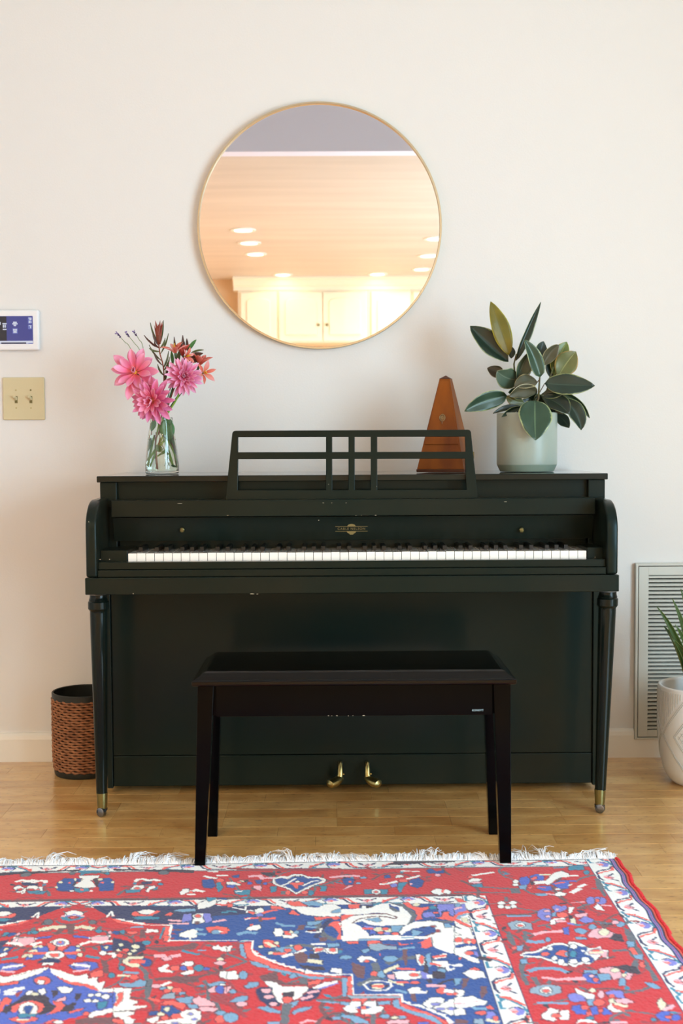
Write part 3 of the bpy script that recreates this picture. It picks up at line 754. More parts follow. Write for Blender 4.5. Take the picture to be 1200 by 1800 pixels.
Tk = Matrix.Translation((wl(0.05)+0.001, 0.0, 0.05)) @ Matrix.Rotation(R(90), 4, 'Y')
bm = lathe(B(), [(0.0035, 0), (0.0035, 0.010), (0.002, 0.011)], 0, 0, 12, M=Tk); box(bm, -0.010, 0.010, -0.001, 0.001, 0.011, 0.022, M=Tk)
obj('winding_key', bm, M['brass'], met, local=True)
# ------------------------------------------------------------------ rubber plant in a sage pot
YP = -0.255
M['sage'] = mat('sage_glaze', 'A6B0A4', 0.33, vary=0.12, vscale=6, bump=0.05, bscale=200)
M['sage_dark'] = mat('sage_glaze_foot', '8C9C8C', 0.4)
M['soil'] = mat('potting_soil', '2A1E16', 0.95, vary=0.5, vscale=80, bump=1.0, bscale=200)
pc = at(925.5, 828, YP); sp = 3.545/2100
pot = thing('plant_pot', 'round sage-green glazed pot on the right end of the piano', 'plant pot', (pc.x, YP, TOPZ))
r0 = 52.6*sp; H_ = 103*sp; hf = 13*sp
obj('body', lathe(B(), [(r0-0.0005, hf), (r0, hf+0.002), (r0, H_-0.002), (r0-0.0015, H_), (r0-0.005, H_-0.0015), (r0-0.006, H_-0.006), (r0-0.006, H_-0.03)], 0, 0, 64, cap=False), M['sage'], pot, local=True, smooth=True, angle=25)
obj('foot', lathe(B(), [(0.0, 0.0008), (r0-0.0115, 0.0008), (r0-0.0095, 0.002), (r0-0.0008, hf-0.001), (r0-0.0016, hf+0.001)], 0, 0, 64, cap=False), M['sage_dark'], pot, local=True, smooth=True, angle=25)
obj('soil', lathe(B(), [(0.0, H_-0.022), (r0*0.5, H_-0.019), (r0-0.0062, H_-0.024)], 0, 0, 40, cap=False), M['soil'], pot, local=True, smooth=True)

def leaf_mat(name, top, edge, vein, rough=0.42, edge_w=0.90, trans=0.0):
    m = mat(name, top, rough, coat=0.15); nt = m.node_tree; bs = nt.nodes['Principled BSDF']; L = nt.links.new
    at_ = nt.nodes.new('ShaderNodeAttribute'); at_.attribute_name = 'leaf'
    sep = nt.nodes.new('ShaderNodeSeparateColor'); L(at_.outputs['Color'], sep.inputs[0])
    nz = nt.nodes.new('ShaderNodeTexNoise'); nz.inputs['Scale'].default_value = 60; nz.inputs['Detail'].default_value = 3
    geo = nt.nodes.new('ShaderNodeNewGeometry'); L(geo.outputs['Position'], nz.inputs['Vector'])
    ad = nt.nodes.new('ShaderNodeMath'); ad.operation = 'MULTIPLY_ADD'; ad.inputs[1].default_value = 0.22; L(nz.outputs[0], ad.inputs[0]); L(sep.outputs[0], ad.inputs[2])
    st = nt.nodes.new('ShaderNodeMapRange'); st.inputs[1].default_value = edge_w+0.10; st.inputs[2].default_value = edge_w+0.17; L(ad.outputs[0], st.inputs[0])
    nz2 = nt.nodes.new('ShaderNodeTexNoise'); nz2.inputs['Scale'].default_value = 14; L(geo.outputs['Position'], nz2.inputs['Vector'])
    mr = nt.nodes.new('ShaderNodeMapRange'); mr.inputs[1].default_value = 0.35; mr.inputs[2].default_value = 0.7; L(nz2.outputs[0], mr.inputs[0])
    m0 = nt.nodes.new('ShaderNodeMix'); m0.data_type = 'RGBA'; c = hexc(top); m0.inputs[6].default_value = (*c, 1); m0.inputs[7].default_value = (c[0]*0.6, c[1]*0.7, c[2]*0.65, 1); L(mr.outputs[0], m0.inputs[0])
    m1 = nt.nodes.new('ShaderNodeMix'); m1.data_type = 'RGBA'; L(m0.outputs[2], m1.inputs[6]); m1.inputs[7].default_value = (*hexc(edge), 1); L(st.outputs[0], m1.inputs[0])
    lt = nt.nodes.new('ShaderNodeMath'); lt.operation = 'LESS_THAN'; lt.inputs[1].default_value = 0.045; L(sep.outputs[0], lt.inputs[0])
    m2 = nt.nodes.new('ShaderNodeMix'); m2.data_type = 'RGBA'; L(m1.outputs[2], m2.inputs[6]); m2.inputs[7].default_value = (*hexc(vein), 1)
    ml = nt.nodes.new('ShaderNodeMath'); ml.operation = 'MULTIPLY'; ml.inputs[1].default_value = 0.8; L(lt.outputs[0], ml.inputs[0]); L(ml.outputs[0], m2.inputs[0])
    L(m2.outputs[2], bs.inputs['Base Color'])
    if trans:
        bs.inputs['Subsurface Weight'].default_value = trans; bs.inputs['Subsurface Scale'].default_value = 0.004
    return m
LM = {
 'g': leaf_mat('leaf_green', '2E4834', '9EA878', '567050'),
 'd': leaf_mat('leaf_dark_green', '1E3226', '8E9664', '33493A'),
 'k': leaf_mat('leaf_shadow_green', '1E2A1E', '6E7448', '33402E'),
 'b': leaf_mat('leaf_brown_green', '3A3322', '7A7048', '4A4630'),
 'y': leaf_mat('leaf_yellow_underside', '7A6A10', 'A39A30', '5E560E', rough=0.65),
 'o': leaf_mat('leaf_olive_underside', '6E7444', 'A88A4A', '8C9460', trans=0.15),
 'l': leaf_mat('leaf_light_green', '6F8448', 'C2B860', '8C9C58', trans=0.15),
 'a': leaf_mat('leaf_grey_green', '50614F', 'A4A880', '6E7C68'),
 'n': leaf_mat('leaf_grey_brown', '57533F', 'A39A72', '625C48'),
}
UND = leaf_mat('leaf_underside', '5A6340', '9A9460', '7C845C')
def leaf(par, B0, T0, w, m, bow=(0, 0, 0), roll=0.0, fold=0.12, wave=0.06, pk=0.5, name='leaf', und=None, seed=0, n=14, k=8, curl=0.0):
    """B0,T0 base and tip; w full width; roll turns the blade about its midrib; fold lifts the two halves; pk where it is widest"""
    B0, T0 = Vector(B0), Vector(T0); ax = (T0-B0); Lh = ax.length
    mid = (B0+T0)/2+Vector(bow)
    pts = bez(B0, mid*1.0+Vector(bow)*0.5, T0, n)
    view = Vector((0, -1, 0)); r = random.Random(seed)
    bm = B(); grid = []; attr = {}; lay = bm.verts.layers.float_color.new('leaf')
    for i in range(n+1):
        t = i/n; p = pts[i]; tg = (pts[min(i+1, n)]-pts[max(i-1, 0)]).normalized()
        nrm = (view-tg*view.dot(tg)).normalized(); sd = tg.cross(nrm).normalized()
        q = Matrix.Rotation(R(roll), 3, tg); sd = q @ sd; nr = q @ nrm
        tt = t**(math.log(0.5)/math.log(pk)) if 0 < t < 1 else t
        hw = w/2*max(math.sin(PI*tt)**0.72, 0.0) if 0 < t < 1 else 0.0
        hw = max(hw, 0.0008)
        row = []
        for j in range(k+1):
            s_ = 2*j/k-1
            off = sd*(s_*hw) + nr*(abs(s_)*hw*fold*2) + nr*(math.sin(t*11+seed)*wave*hw*s_*s_) - nr*curl*hw*s_*s_*2
            v = bm.verts.new(p+off); attr[v] = (abs(s_), t); row.append(v)
        grid.append(row)
    for v, (a_, t) in attr.items(): v[lay] = (a_, t, 0, 1)
    for i in range(n):
        for j in range(k): bm.faces.new((grid[i][j], grid[i][j+1], grid[i+1][j+1], grid[i+1][j]))
    bm.transform(wmat(par).inverted())
    me = bpy.data.meshes.new(name)
    for f in bm.faces: f.smooth = True
    bm.to_mesh(me); bm.free()
    me.materials.append(LM[m]); me.materials.append(und or UND)
    o = link(name, me, None, par)
    sm = o.modifiers.new('thickness', 'SOLIDIFY'); sm.thickness = 0.0007; sm.offset = 0; sm.material_offset = 1
    return o
ficus = thing('rubber_plant', 'rubber plant with broad cream-edged leaves growing in the sage pot', 'plant', (pc.x, YP, TOPZ+H_-0.022))
M['stem'] = mat('brown_green_stem', '5A4028', 0.6, vary=0.4, vscale=60, vcol='4A5A2C')
zs = TOPZ+H_-0.025
def P_(px, py, y): return at(px, py, y)
def stem(name, pts, rad, par=ficus, m=None):
    return obj(name, tube(B(), pts, rad, 8), m or M['stem'], par, smooth=True)
S1 = [Vector((pc.x+0.004, YP-0.01, zs)), P_(946, 700, -0.275), P_(948.5, 660, -0.285)]
S2 = [Vector((pc.x-0.012, YP, zs)), P_(908, 690, -0.255), P_(905, 665, -0.25), P_(903, 640, -0.245), P_(907, 622, -0.245)]
S3 = [Vector((pc.x+0.015, YP+0.02, zs)), P_(958, 700, -0.24), P_(966, 665, -0.23), P_(972, 645, -0.225)]
stem('stem', S1, [0.0042, 0.0034, 0.0022]); stem('stem', S2, [0.004, 0.0034, 0.003, 0.0024, 0.0016]); stem('stem', S3, [0.004, 0.003, 0.0025, 0.0018])
# base px,py,depth | tip px,py,depth | width px | material | roll | bow dx,dz px | fold | peak
LV = [
 (893,636,-.235, 826,573,-.225, 40,'d', 20,(-2,-3), .28,.50),
 (894,624,-.245, 862,530,-.25, 33,'y', 5,(3,-4), .10,.48),
 (906,634,-.25, 950,531,-.26, 15,'d', 25,(-5,-4), .45,.45),
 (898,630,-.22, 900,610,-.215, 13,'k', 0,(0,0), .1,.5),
 (886,660,-.205, 856,647,-.20, 22,'b', 10,(0,0), .1,.45),
 (914,667,-.24, 873,652,-.29, 38,'a', -10,(-2,-7), .10,.55),
 (909,667,-.25, 932,618,-.275, 28,'a', 25,(-3,2), .35,.50),
 (934,640,-.23, 908,668,-.24, 20,'n', -15,(2,3), .15,.5),
 (949,663,-.29, 921,597,-.315, 27,'g', 12,(2,6), .18,.34),
 (944,672,-.27, 904,681,-.30, 26,'n', 30,(0,5), .15,.5),
 (944,690,-.27, 894,697,-.31, 25,'n', -28,(0,10), .15,.45),
 (918,700,-.27, 893,690,-.30, 20,'d', 10,(0,4), .2,.5),
 (921,708,-.26, 889,696,-.27, 22,'o', 0,(0,-4), .1,.5),
 (891,696,-.27, 816,723,-.30, 32,'g', -12,(-4,5), .16,.40),
 (940,704,-.33, 941,774,-.385, 60,'g', 0,(-1,2), .10,.42),
 (957,674,-.28, 1045,678,-.30, 38,'d', -15,(0,-1), .10,.42),
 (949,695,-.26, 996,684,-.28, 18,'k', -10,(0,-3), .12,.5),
 (974,661,-.20, 996,601,-.195, 31,'l', -12,(-4,0), .16,.55),
 (981,662,-.215, 1012,618,-.225, 40,'o', -5,(-3,0), .10,.52),
 (953,643,-.21, 982,606,-.225, 24,'n', 22,(-3,4), .25,.5),
 (948,634,-.20, 955,600,-.19, 22,'d', 10,(-2,0), .1,.5),
 (967,664,-.19, 972,622,-.185, 24,'d', 0,(0,0), .15,.5),
 (984,690,-.235, 1036,735,-.24, 13,'g', 35,(7,8), .30,.4),
 (986,700,-.235, 1021,756,-.26, 31,'d', -15,(8,6), .20,.55),
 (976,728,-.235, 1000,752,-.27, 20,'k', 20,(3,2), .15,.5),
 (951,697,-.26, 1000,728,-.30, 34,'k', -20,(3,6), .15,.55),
 (951,704,-.25, 990,728,-.26, 26,'b', 20,(3,8), .15,.5),
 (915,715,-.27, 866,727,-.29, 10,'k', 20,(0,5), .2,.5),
 (915,716,-.28, 881,733,-.32, 11,'d', -10,(0,3), .2,.5),
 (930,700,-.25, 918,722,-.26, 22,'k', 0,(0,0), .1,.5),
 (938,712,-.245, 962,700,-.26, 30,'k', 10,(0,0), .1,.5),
 (940,705,-.235, 925,690,-.25, 26,'d', -10,(0,0), .1,.5),
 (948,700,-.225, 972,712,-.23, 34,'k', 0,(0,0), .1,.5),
 (955,690,-.22, 975,700,-.22, 30,'b', 0,(0,0), .1,.5),
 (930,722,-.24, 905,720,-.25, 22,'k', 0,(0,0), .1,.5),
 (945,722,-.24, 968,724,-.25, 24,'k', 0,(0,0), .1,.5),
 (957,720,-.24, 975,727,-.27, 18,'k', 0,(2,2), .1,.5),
]
for q, (bx, by, bY, tx, ty, tY, w_, m_, rl, bw, fo, pk) in enumerate(LV):
    s_ = (3.8+(bY+tY)/2)/2100
    leaf(ficus, P_(bx, by, bY), P_(tx, ty, tY), w_*s_/max(0.5, math.cos(R(rl))), m_, (bw[0]*s_, 0, bw[1]*s_), rl, fo, 0.08, pk, seed=q)
pet = B()
for (bx, by, bY, sx_, sy_, sY) in ((957,674,-.28,948,690,-.275), (891,696,-.27,905,705,-.26), (940,704,-.33,942,700,-.275), (984,690,-.235,966,680,-.235), (986,700,-.235,966,690,-.235), (944,672,-.27,947,668,-.28)):
    tube(pet, [P_(bx, by, bY), P_(sx_, sy_, sY)], 0.0013, 6)
obj('leaf_stalks', pet, M['stem'], ficus, kind='stuff')

# ------------------------------------------------------------------ white planter with a spiky plant, lower right
pl = at(1157, 1300, -0.30); sc_ = 3.5/2100
RP = 0.128; PX = pl.x+RP-0.001; PY = -0.30
M['white_clay'] = mat('white_clay', 'D9DAD8', 0.6, bump=0.15, bscale=300)
M['groove'] = mat('planter_groove_shade', 'A5A7A3', 0.8)  # grey colour stands in for the shade inside the carved lines
HP = zz(1203, PY, 1190)
prof = [(0.070, 0.0), (0.082, 0.003), (0.096, 0.016), (0.110, 0.045), (0.120, 0.09), (0.126, 0.14), (0.128, 0.19), (0.1275, 0.25), (0.1265, HP-0.005), (0.125, HP-0.001), (0.122, HP), (0.1175, HP-0.002), (0.116, HP-0.008), (0.113, HP-0.07)]
planter = thing('planter', 'white clay planter with carved diamond pattern on the floor, cut by the right edge', 'planter', (PX, PY, 0))
obj('body', lathe(B(), prof, 0, 0, 72, cap=False), M['white_clay'], planter, local=True, smooth=True, angle=60)
obj('base', lathe(B(), [(0.0, 0.0005), (0.0705, 0.0005)], 0, 0, 40, cap=False), M['white_clay'], planter, local=True)
obj('soil', lathe(B(), [(0.0, HP-0.045), (0.1148, HP-0.05)], 0, 0, 40, cap=False), M['soil'], planter, local=True)
def rad_at(z):
    for (ra, za), (rb, zb) in zip(prof[:9], prof[1:9]):
        if za <= z <= zb: return ra+(rb-ra)*(z-za)/(zb-za)
    return prof[8][0]
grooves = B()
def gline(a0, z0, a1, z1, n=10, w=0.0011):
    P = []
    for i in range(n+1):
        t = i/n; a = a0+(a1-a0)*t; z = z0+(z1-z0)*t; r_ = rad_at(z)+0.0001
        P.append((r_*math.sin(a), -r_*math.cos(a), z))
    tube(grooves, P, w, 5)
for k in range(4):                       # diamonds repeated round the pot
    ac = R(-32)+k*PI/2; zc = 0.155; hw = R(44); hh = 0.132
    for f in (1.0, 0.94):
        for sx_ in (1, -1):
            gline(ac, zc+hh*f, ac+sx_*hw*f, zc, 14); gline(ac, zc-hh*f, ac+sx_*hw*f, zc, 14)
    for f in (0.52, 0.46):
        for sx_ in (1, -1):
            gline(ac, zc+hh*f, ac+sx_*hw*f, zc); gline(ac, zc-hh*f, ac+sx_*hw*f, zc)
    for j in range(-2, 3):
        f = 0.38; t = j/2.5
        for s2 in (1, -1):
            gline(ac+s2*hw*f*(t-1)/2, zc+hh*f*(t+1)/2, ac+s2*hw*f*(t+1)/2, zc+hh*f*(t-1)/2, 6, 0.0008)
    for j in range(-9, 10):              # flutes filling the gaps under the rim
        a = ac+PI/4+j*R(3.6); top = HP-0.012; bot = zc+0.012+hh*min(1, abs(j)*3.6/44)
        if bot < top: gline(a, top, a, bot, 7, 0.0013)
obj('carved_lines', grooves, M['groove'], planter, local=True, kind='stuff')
M['blade'] = leaf_mat('aloe_green', '3F5A2C', '6E7E3C', '4E6A34')
LM['v'] = M['blade']
aloe = thing('spiky_plant', 'green spiky plant with narrow pointed leaves growing in the white planter', 'plant', (PX, PY, HP-0.048))
ra = random.Random(21)
tips = [(1154, 1066, -.36), (1181, 1052, -.33), (1186, 1098, -.40), (1180, 1122, -.38), (1166, 1100, -.22), (1196, 1035, -.28), (1215, 1030, -.3), (1240, 1020, -.33), (1265, 1035, -.30), (1290, 1060, -.33), (1300, 1090, -.36), (1228, 1070, -.40), (1255, 1080, -.42), (1205, 1125, -.42), (1285, 1120, -.38), (1230, 1045, -.22)]
cen = at(1222, 1175, PY)
for q, (tx, ty, tY) in enumerate(tips):
    T = at(tx, ty, tY); b0 = Vector((PX+(T.x-PX)*0.18, PY+(tY-PY)*0.2, HP-0.045))
    d = T-b0
    leaf(aloe, b0, T, 0.026, 'v', (d.x*0.12*-1, 0, 0.03), ra.uniform(-25, 25), 0.35, 0.0, 0.25, seed=q, n=10, k=4, und=M['blade'])
# ------------------------------------------------------------------ glass vase with flowers
YV = -0.26
vc = at(285, 829.5, YV); sv = 3.54/2100
M['vase_glass'] = mat('green_tinted_glass', (0.93, 0.98, 0.94), 0.0, trans=1.0, ior=1.45)
M['water'] = mat('vase_water', (0.97, 1.0, 0.97), 0.0, trans=1.0, ior=1.33)
vase = thing('glass_vase', 'clear glass vase of flowers on the left end of the piano', 'vase', (vc.x, YV, TOPZ))
def VZ(py): return (830.0-py)*sv
vp = [(27.0, 830), (28.8, 829), (29.3, 826.5), (29.2, 815), (27.6, 795), (25.0, 773), (22.0, 752), (19.8, 737), (19.2, 732)]
outer = [(0.0, 0.0006)]+[(r*sv, VZ(y)+0.0006) for r, y in vp]
inner = [((r-1.1)*sv, VZ(y)+0.0006) for r, y in vp[::-1] if y < 826]
inner += [(26.0*sv, VZ(825.5)+0.0006), (0.0, VZ(824.6)+0.0006)]
obj('glass', lathe(B(), outer+[(18.6*sv, VZ(731.2))]+inner, 0, 0, 56, cap=False), M['vase_glass'], vase, local=True, smooth=True, angle=50)
wp = [(0.0, VZ(824.4)+0.0009), (25.7*sv, VZ(825.2)+0.0009)]+[((r-1.25)*sv, VZ(y)+0.0006) for r, y in vp if 765 < y < 826]+[(23.2*sv, VZ(762)), (0.0, VZ(762)-0.0004)]
obj('water', lathe(B(), wp, 0, 0, 48, cap=False), M['water'], vase, local=True, smooth=True, angle=50)
M['green_stem'] = mat('fresh_stem', '84B03E', 0.45); M['dark_stem'] = mat('dark_green_stem', '3E5A34', 0.5); M['red_stem'] = mat('reddish_stem', '8A4228', 0.5)
LM['s'] = leaf_mat('flower_leaf', '3F7A3C', '4F7A48', '6A8C58'); LM['u'] = leaf_mat('narrow_leaf_green', '566238', '6A5A38', '66703E'); LM['x'] = leaf_mat('narrow_leaf_red', '4E2A1E', '6A3424', '5A3424')
def V_(px, py, y=YV): return at(px, py, y)
def inside(px, py, y=YV):               # a point inside the glass, at most the inner radius out
    p = at(px, py, y); z = p.z-TOPZ; 
    for (ra_, ya), (rb, yb) in zip(vp[1:], vp[2:]):
        if VZ(ya) <= z <= VZ(yb): r_ = (ra_+(rb-ra_)*(z-VZ(ya))/(VZ(yb)-VZ(ya))-3.0)*sv; break
    else: r_ = 24*sv
    d = Vector((p.x-vc.x, p.y-YV)); 
    if d.length > r_: d = d.normalized()*r_
    return Vector((vc.x+d.x, YV+d.y, p.z))
def bent(points, rad, name, par, m):
    P = [Vector(p) for p in points]; out = []
    n = len(P)
    for i in range(n-1):                 # Catmull-Rom
        p0, p1, p2, p3 = P[max(i-1, 0)], P[i], P[i+1], P[min(i+2, n-1)]
        for k in range(5):
            t = k/5; out.append(0.5*((2*p1)+(p2-p0)*t+(2*p0-5*p1+4*p2-p3)*t*t+(3*p1-p0-3*p2+p3)*t**3))
    out.append(P[-1])
    return obj(name, tube(B(), out, rad, 8), m, par, smooth=True)

def petal_mesh(name, L, w, cup, curve, mats, pk=0.6, pinch=0.9, n=8, k=6, roll_in=0.0):
    bm = B(); grid = []; lay = bm.verts.layers.float_color.new('petal')
    for i in range(n+1):
        t = i/n; e = t**(math.log(0.5)/math.log(pk)) if t > 0 else 0
        hw = w/2*(math.sin(PI*e)**pinch if 0 < t < 1 else 0); hw = max(hw, w*0.09 if t < 0.5 else w*0.02)
        row = []
        for j in range(k+1):
            s_ = 2*j/k-1
            x = L*t*(1-0.12*curve*t); z = curve*L*t*t*0.35 + cup*hw*(s_*s_) - roll_in*L*max(0, t-0.6)**2
            v = bm.verts.new((x, s_*hw*(1-0.25*cup*abs(s_)), z)); v[lay] = (t, abs(s_), 0, 1); row.append(v)
        grid.append(row)
    for i in range(n):
        for j in range(k): bm.faces.new((grid[i][j], grid[i][j+1], grid[i+1][j+1], grid[i+1][j]))
    for f in bm.faces: f.smooth = True
    me = bpy.data.meshes.new(name); bm.to_mesh(me); bm.free()
    for m in (mats if isinstance(mats, tuple) else (mats,)): me.materials.append(m)
    return me
def petal_mat(name, base, mid, tip, veins=0.12):
    m = mat(name, mid, 0.55, sss=0.25); nt = m.node_tree; bs = nt.nodes['Principled BSDF']; L = nt.links.new
    bs.inputs['Subsurface Scale'].default_value = 0.006; bs.inputs['Sheen Weight'].default_value = 0.1
    a = nt.nodes.new('ShaderNodeAttribute'); a.attribute_name = 'petal'; sp_ = nt.nodes.new('ShaderNodeSeparateColor'); L(a.outputs['Color'], sp_.inputs[0])
    cr = nt.nodes.new('ShaderNodeValToRGB'); e = cr.color_ramp.elements
    e[0].position = 0.0; e[0].color = (*hexc(base), 1); e[1].position = 1.0; e[1].color = (*hexc(tip), 1)
    q = e.new(0.4); q.color = (*hexc(mid), 1); L(sp_.outputs[0], cr.inputs[0])
    wv = nt.nodes.new('ShaderNodeMath'); wv.operation = 'MULTIPLY'; wv.inputs[1].default_value = 38; L(sp_.outputs[1], wv.inputs[0])
    si = nt.nodes.new('ShaderNodeMath'); si.operation = 'SINE'; L(wv.outputs[0], si.inputs[0])
    mr = nt.nodes.new('ShaderNodeMapRange'); mr.inputs[1].default_value = -1; mr.inputs[3].default_value = 0; mr.inputs[4].default_value = veins; L(si.outputs[0], mr.inputs[0])
    mx = nt.nodes.new('ShaderNodeMix'); mx.data_type = 'RGBA'; L(mr.outputs[0], mx.inputs[0]); L(cr.outputs[0], mx.inputs[6]); mx.inputs[7].default_value = (*hexc(mid), 1)
    oi = nt.nodes.new('ShaderNodeObjectInfo'); hs = nt.nodes.new('ShaderNodeHueSaturation')
    mv = nt.nodes.new('ShaderNodeMapRange'); mv.inputs[3].default_value = 0.86; mv.inputs[4].default_value = 1.12; L(oi.outputs['Random'], mv.inputs[0]); L(mv.outputs[0], hs.inputs['Value'])
    L(mx.outputs[2], hs.inputs['Color']); L(hs.outputs[0], bs.inputs['Base Color'])
    return m
PM1 = petal_mat('petal_pink', 'EE5E40', 'EE6C94', 'F6B0CC'); PM2 = petal_mat('petal_rose', 'D0344E', 'E25A90', 'EC9CC6'); PM3 = petal_mat('petal_pompon', 'E0325A', 'E86A9C', 'F4B4D2')
M['yellow'] = mat('flower_heart', 'D89A2C', 0.7, bump=0.8, bscale=300); M['orange'] = mat('pompon_heart', 'E08A4A', 0.7)
def dahlia(name, label, c, face, layers, mats, seed, heart, stem_pts, roll0=0):
    """layers: (count, length, width, elevation deg, start radius, cup, curve)"""
    t = thing(name, label, 'flower', c, 0, 'cut flowers in the glass vase')
    r = random.Random(seed); F = Vector(face).normalized(); Q = F.to_track_quat('Z', 'Y').to_matrix().to_4x4()
    for li, (n, L, w, el, r0_, cup, cv) in enumerate(layers):
        mesh = petal_mesh('petal', L, w, cup, cv, mats[li % len(mats)], pk=0.62, pinch=0.8)
        mesh2 = petal_mesh('petal', L*0.93, w*1.1, cup*1.3, cv*0.6, mats[li % len(mats)], pk=0.58, pinch=0.75)
        for k in range(n):
            a = 2*PI*(k+0.5*(li % 2)+r.uniform(-.22, .22))/n+roll0
            e = R(el+r.uniform(-9, 9))
            o = bpy.data.objects.new('petal', mesh if r.random() < .6 else mesh2); C.objects.link(o); o.parent = t
            Mt = Q @ Matrix.Rotation(a, 4, 'Z') @ Matrix.Translation((r0_, 0, 0.004*li+r.uniform(-.001, .001))) @ Matrix.Rotation(-e, 4, 'Y') @ Matrix.Rotation(R(r.uniform(-16, 16)), 4, 'X')
            sc = r.uniform(0.88, 1.10); o.matrix_local = Mt @ Matrix.Diagonal((sc, r.uniform(.9, 1.1), 1, 1))
            sd = o.modifiers.new('thickness', 'SOLIDIFY'); sd.thickness = 0.0005
    hr, hz, hm = heart
    b = lathe(B(), [(hr*0.9, -0.004), (hr, 0.0), (hr*0.8, hr*0.5), (hr*0.4, hr*0.8), (0.0005, hr*0.9)], 0, 0, 18, M=Matrix.Translation(Vector(c)) @ Q @ Matrix.Translation((0, 0, hz)))
    obj('heart', b, hm, t, smooth=True)
    b = lathe(B(), [(0.004, -0.016), (0.010, -0.010), (0.013, -0.003), (0.012, 0.001)], 0, 0, 14, M=Matrix.Translation(Vector(c)) @ Q)
    obj('sepals', b, M['dark_stem'], t, smooth=True)
    bent(stem_pts, 0.0026, 'stem', t, M['green_stem'])
    return t
c1 = V_(238, 655, -0.305); c2 = V_(269, 704, -0.325); c3 = V_(323, 663, -0.30)
neck = lambda dx, dy=0: Vector((vc.x+dx*sv, YV+dy, VZ(733)+TOPZ))
dahlia('dahlia', 'large open pink dahlia with broad petals, upper left of the bouquet', c1, (-0.12, -1, 0.22),
       [(10, .078, .031, 2, .004, .35, .5), (9, .066, .026, 22, .004, .4, .4), (4, .026, .014, 62, .002, .6, .6)], [PM1, PM1, PM1], 11, (0.0075, 0.002, M['yellow']),
       [V_(240, 658, -0.293), V_(250, 700, -0.275), neck(-9), inside(290, 780), inside(300, 820)])
dahlia('dahlia', 'rose-pink dahlia with many petals, hanging lowest over the vase rim', c2, (-0.30, -1, -0.10),
       [(15, .068, .021, -4, .006, .45, .3), (13, .064, .020, 14, .005, .45, .4), (11, .050, .018, 34, .004, .5, .5), (6, .032, .016, 60, .003, .6, .5)], [PM2, PM2, PM1, PM1], 5, (0.008, 0.003, M['orange']),
       [V_(271, 706, -0.312), V_(276, 722, -0.285), neck(-3), inside(272, 780), inside(266, 820)])
dahlia('dahlia', 'dense pink pompon-like dahlia on the right of the bouquet', c3, (0.12, -1, 0.05),
       [(15, .055, .015, -8, .005, .5, .2), (15, .053, .0145, 10, .005, .5, .3), (13, .045, .013, 28, .004, .55, .4), (11, .035, .012, 48, .003, .6, .5), (7, .022, .010, 68, .002, .7, .6)], [PM3, PM3, PM3, PM3, PM1], 8, (0.005, 0.008, M['orange']),
       [V_(322, 667, -0.29), V_(311, 700, -0.275), neck(7), inside(287, 775), inside(262, 812)])

# alstroemeria trumpets
AM = petal_mat('alstroemeria_coral', 'C03A30', 'D9604E', 'E58A78', .3); AM2 = petal_mat('alstroemeria_pink', 'E5743C', 'E88A78', 'EFA8AC', .25); AM3 = petal_mat('alstroemeria_red', '8A2A20', 'A83A30', 'B8503E', .3)
M['anther'] = mat('yellow_throat', 'F0C030', 0.6)
def trumpet(label, base, d, L, spread, m, pts, seed, open_=1.0, throat=None):
    t = thing('alstroemeria', label, 'flower', base, 0, 'cut flowers in the glass vase')
    Q = Vector(d).normalized().to_track_quat('Z', 'Y').to_matrix().to_4x4(); r = random.Random(seed)
    for k in range(6):
        big = k % 2
        mesh = petal_mesh('petal', L*(1 if big else .95), L*(.56 if big else .38), .55, -1.5*open_, m if not (throat and not big) else throat, pk=0.66, pinch=.8)
        o = bpy.data.objects.new('petal', mesh); C.objects.link(o); o.parent = t
        o.matrix_local = Q @ Matrix.Rotation(2*PI*k/6+.3, 4, 'Z') @ Matrix.Translation((.0015, 0, 0)) @ Matrix.Rotation(-R(90-spread+r.uniform(-6, 6)), 4, 'Y')
        sd = o.modifiers.new('thickness', 'SOLIDIFY'); sd.thickness = 0.0005
    b = B(); D_ = Vector(d).normalized()
    for k in range(5):
        q = Vector((r.uniform(-1, 1), r.uniform(-1, 1), r.uniform(-1, 1)))*0.004
        tube(b, [Vector(base)+D_*0.004, Vector(base)+D_*L*0.75+q], [.0007, .0012], 5)
    obj('stamens', b, M['anther'] if throat else m, t)
    obj('ovary', lathe(B(), [(.002, -.010), (.0038, -.006), (.0035, 0), (.002, .004)], 0, 0, 10, M=Matrix.Translation(Vector(base)) @ Q), M['dark_stem'], t, smooth=True)
    bent(pts, 0.0016, 'stem', t, M['dark_stem'])
    return t
hub = V_(312, 650, -.25)
trumpet('coral alstroemeria trumpet opening upward, just left of the red leaves', V_(308, 622, -.27), (-.12, -.25, 1), .037, 33, AM, [V_(308, 625, -.268), V_(309, 645, -.255), neck(3, .004), inside(296, 780), inside(312, 818)], 1, 1.0, AM2)
trumpet('half-closed dark red alstroemeria in the middle of the red leaves', V_(321, 629, -.25), (.05, -.1, 1), .042, 17, AM3, [V_(321, 631, -.25), V_(316, 650, -.25), neck(4, .008), inside(300, 780), inside(316, 818)], 2, .5)
trumpet('small coral alstroemeria facing right among the brown leaves', V_(325, 627, -.265), (.8, -.6, .1), .026, 35, AM, [V_(323, 628, -.262), V_(314, 650, -.25), neck(4, .003), inside(298, 780), inside(310, 815)], 3, .8, AM2)
trumpet('coral-red alstroemeria seen from outside, at the far right of the bouquet', V_(349, 645, -.24), (.35, -.2, 1), .045, 24, AM, [V_(348, 647, -.242), V_(336, 662, -.25), V_(316, 690, -.255), neck(6, .010), inside(302, 780), inside(314, 818)], 4, .5)
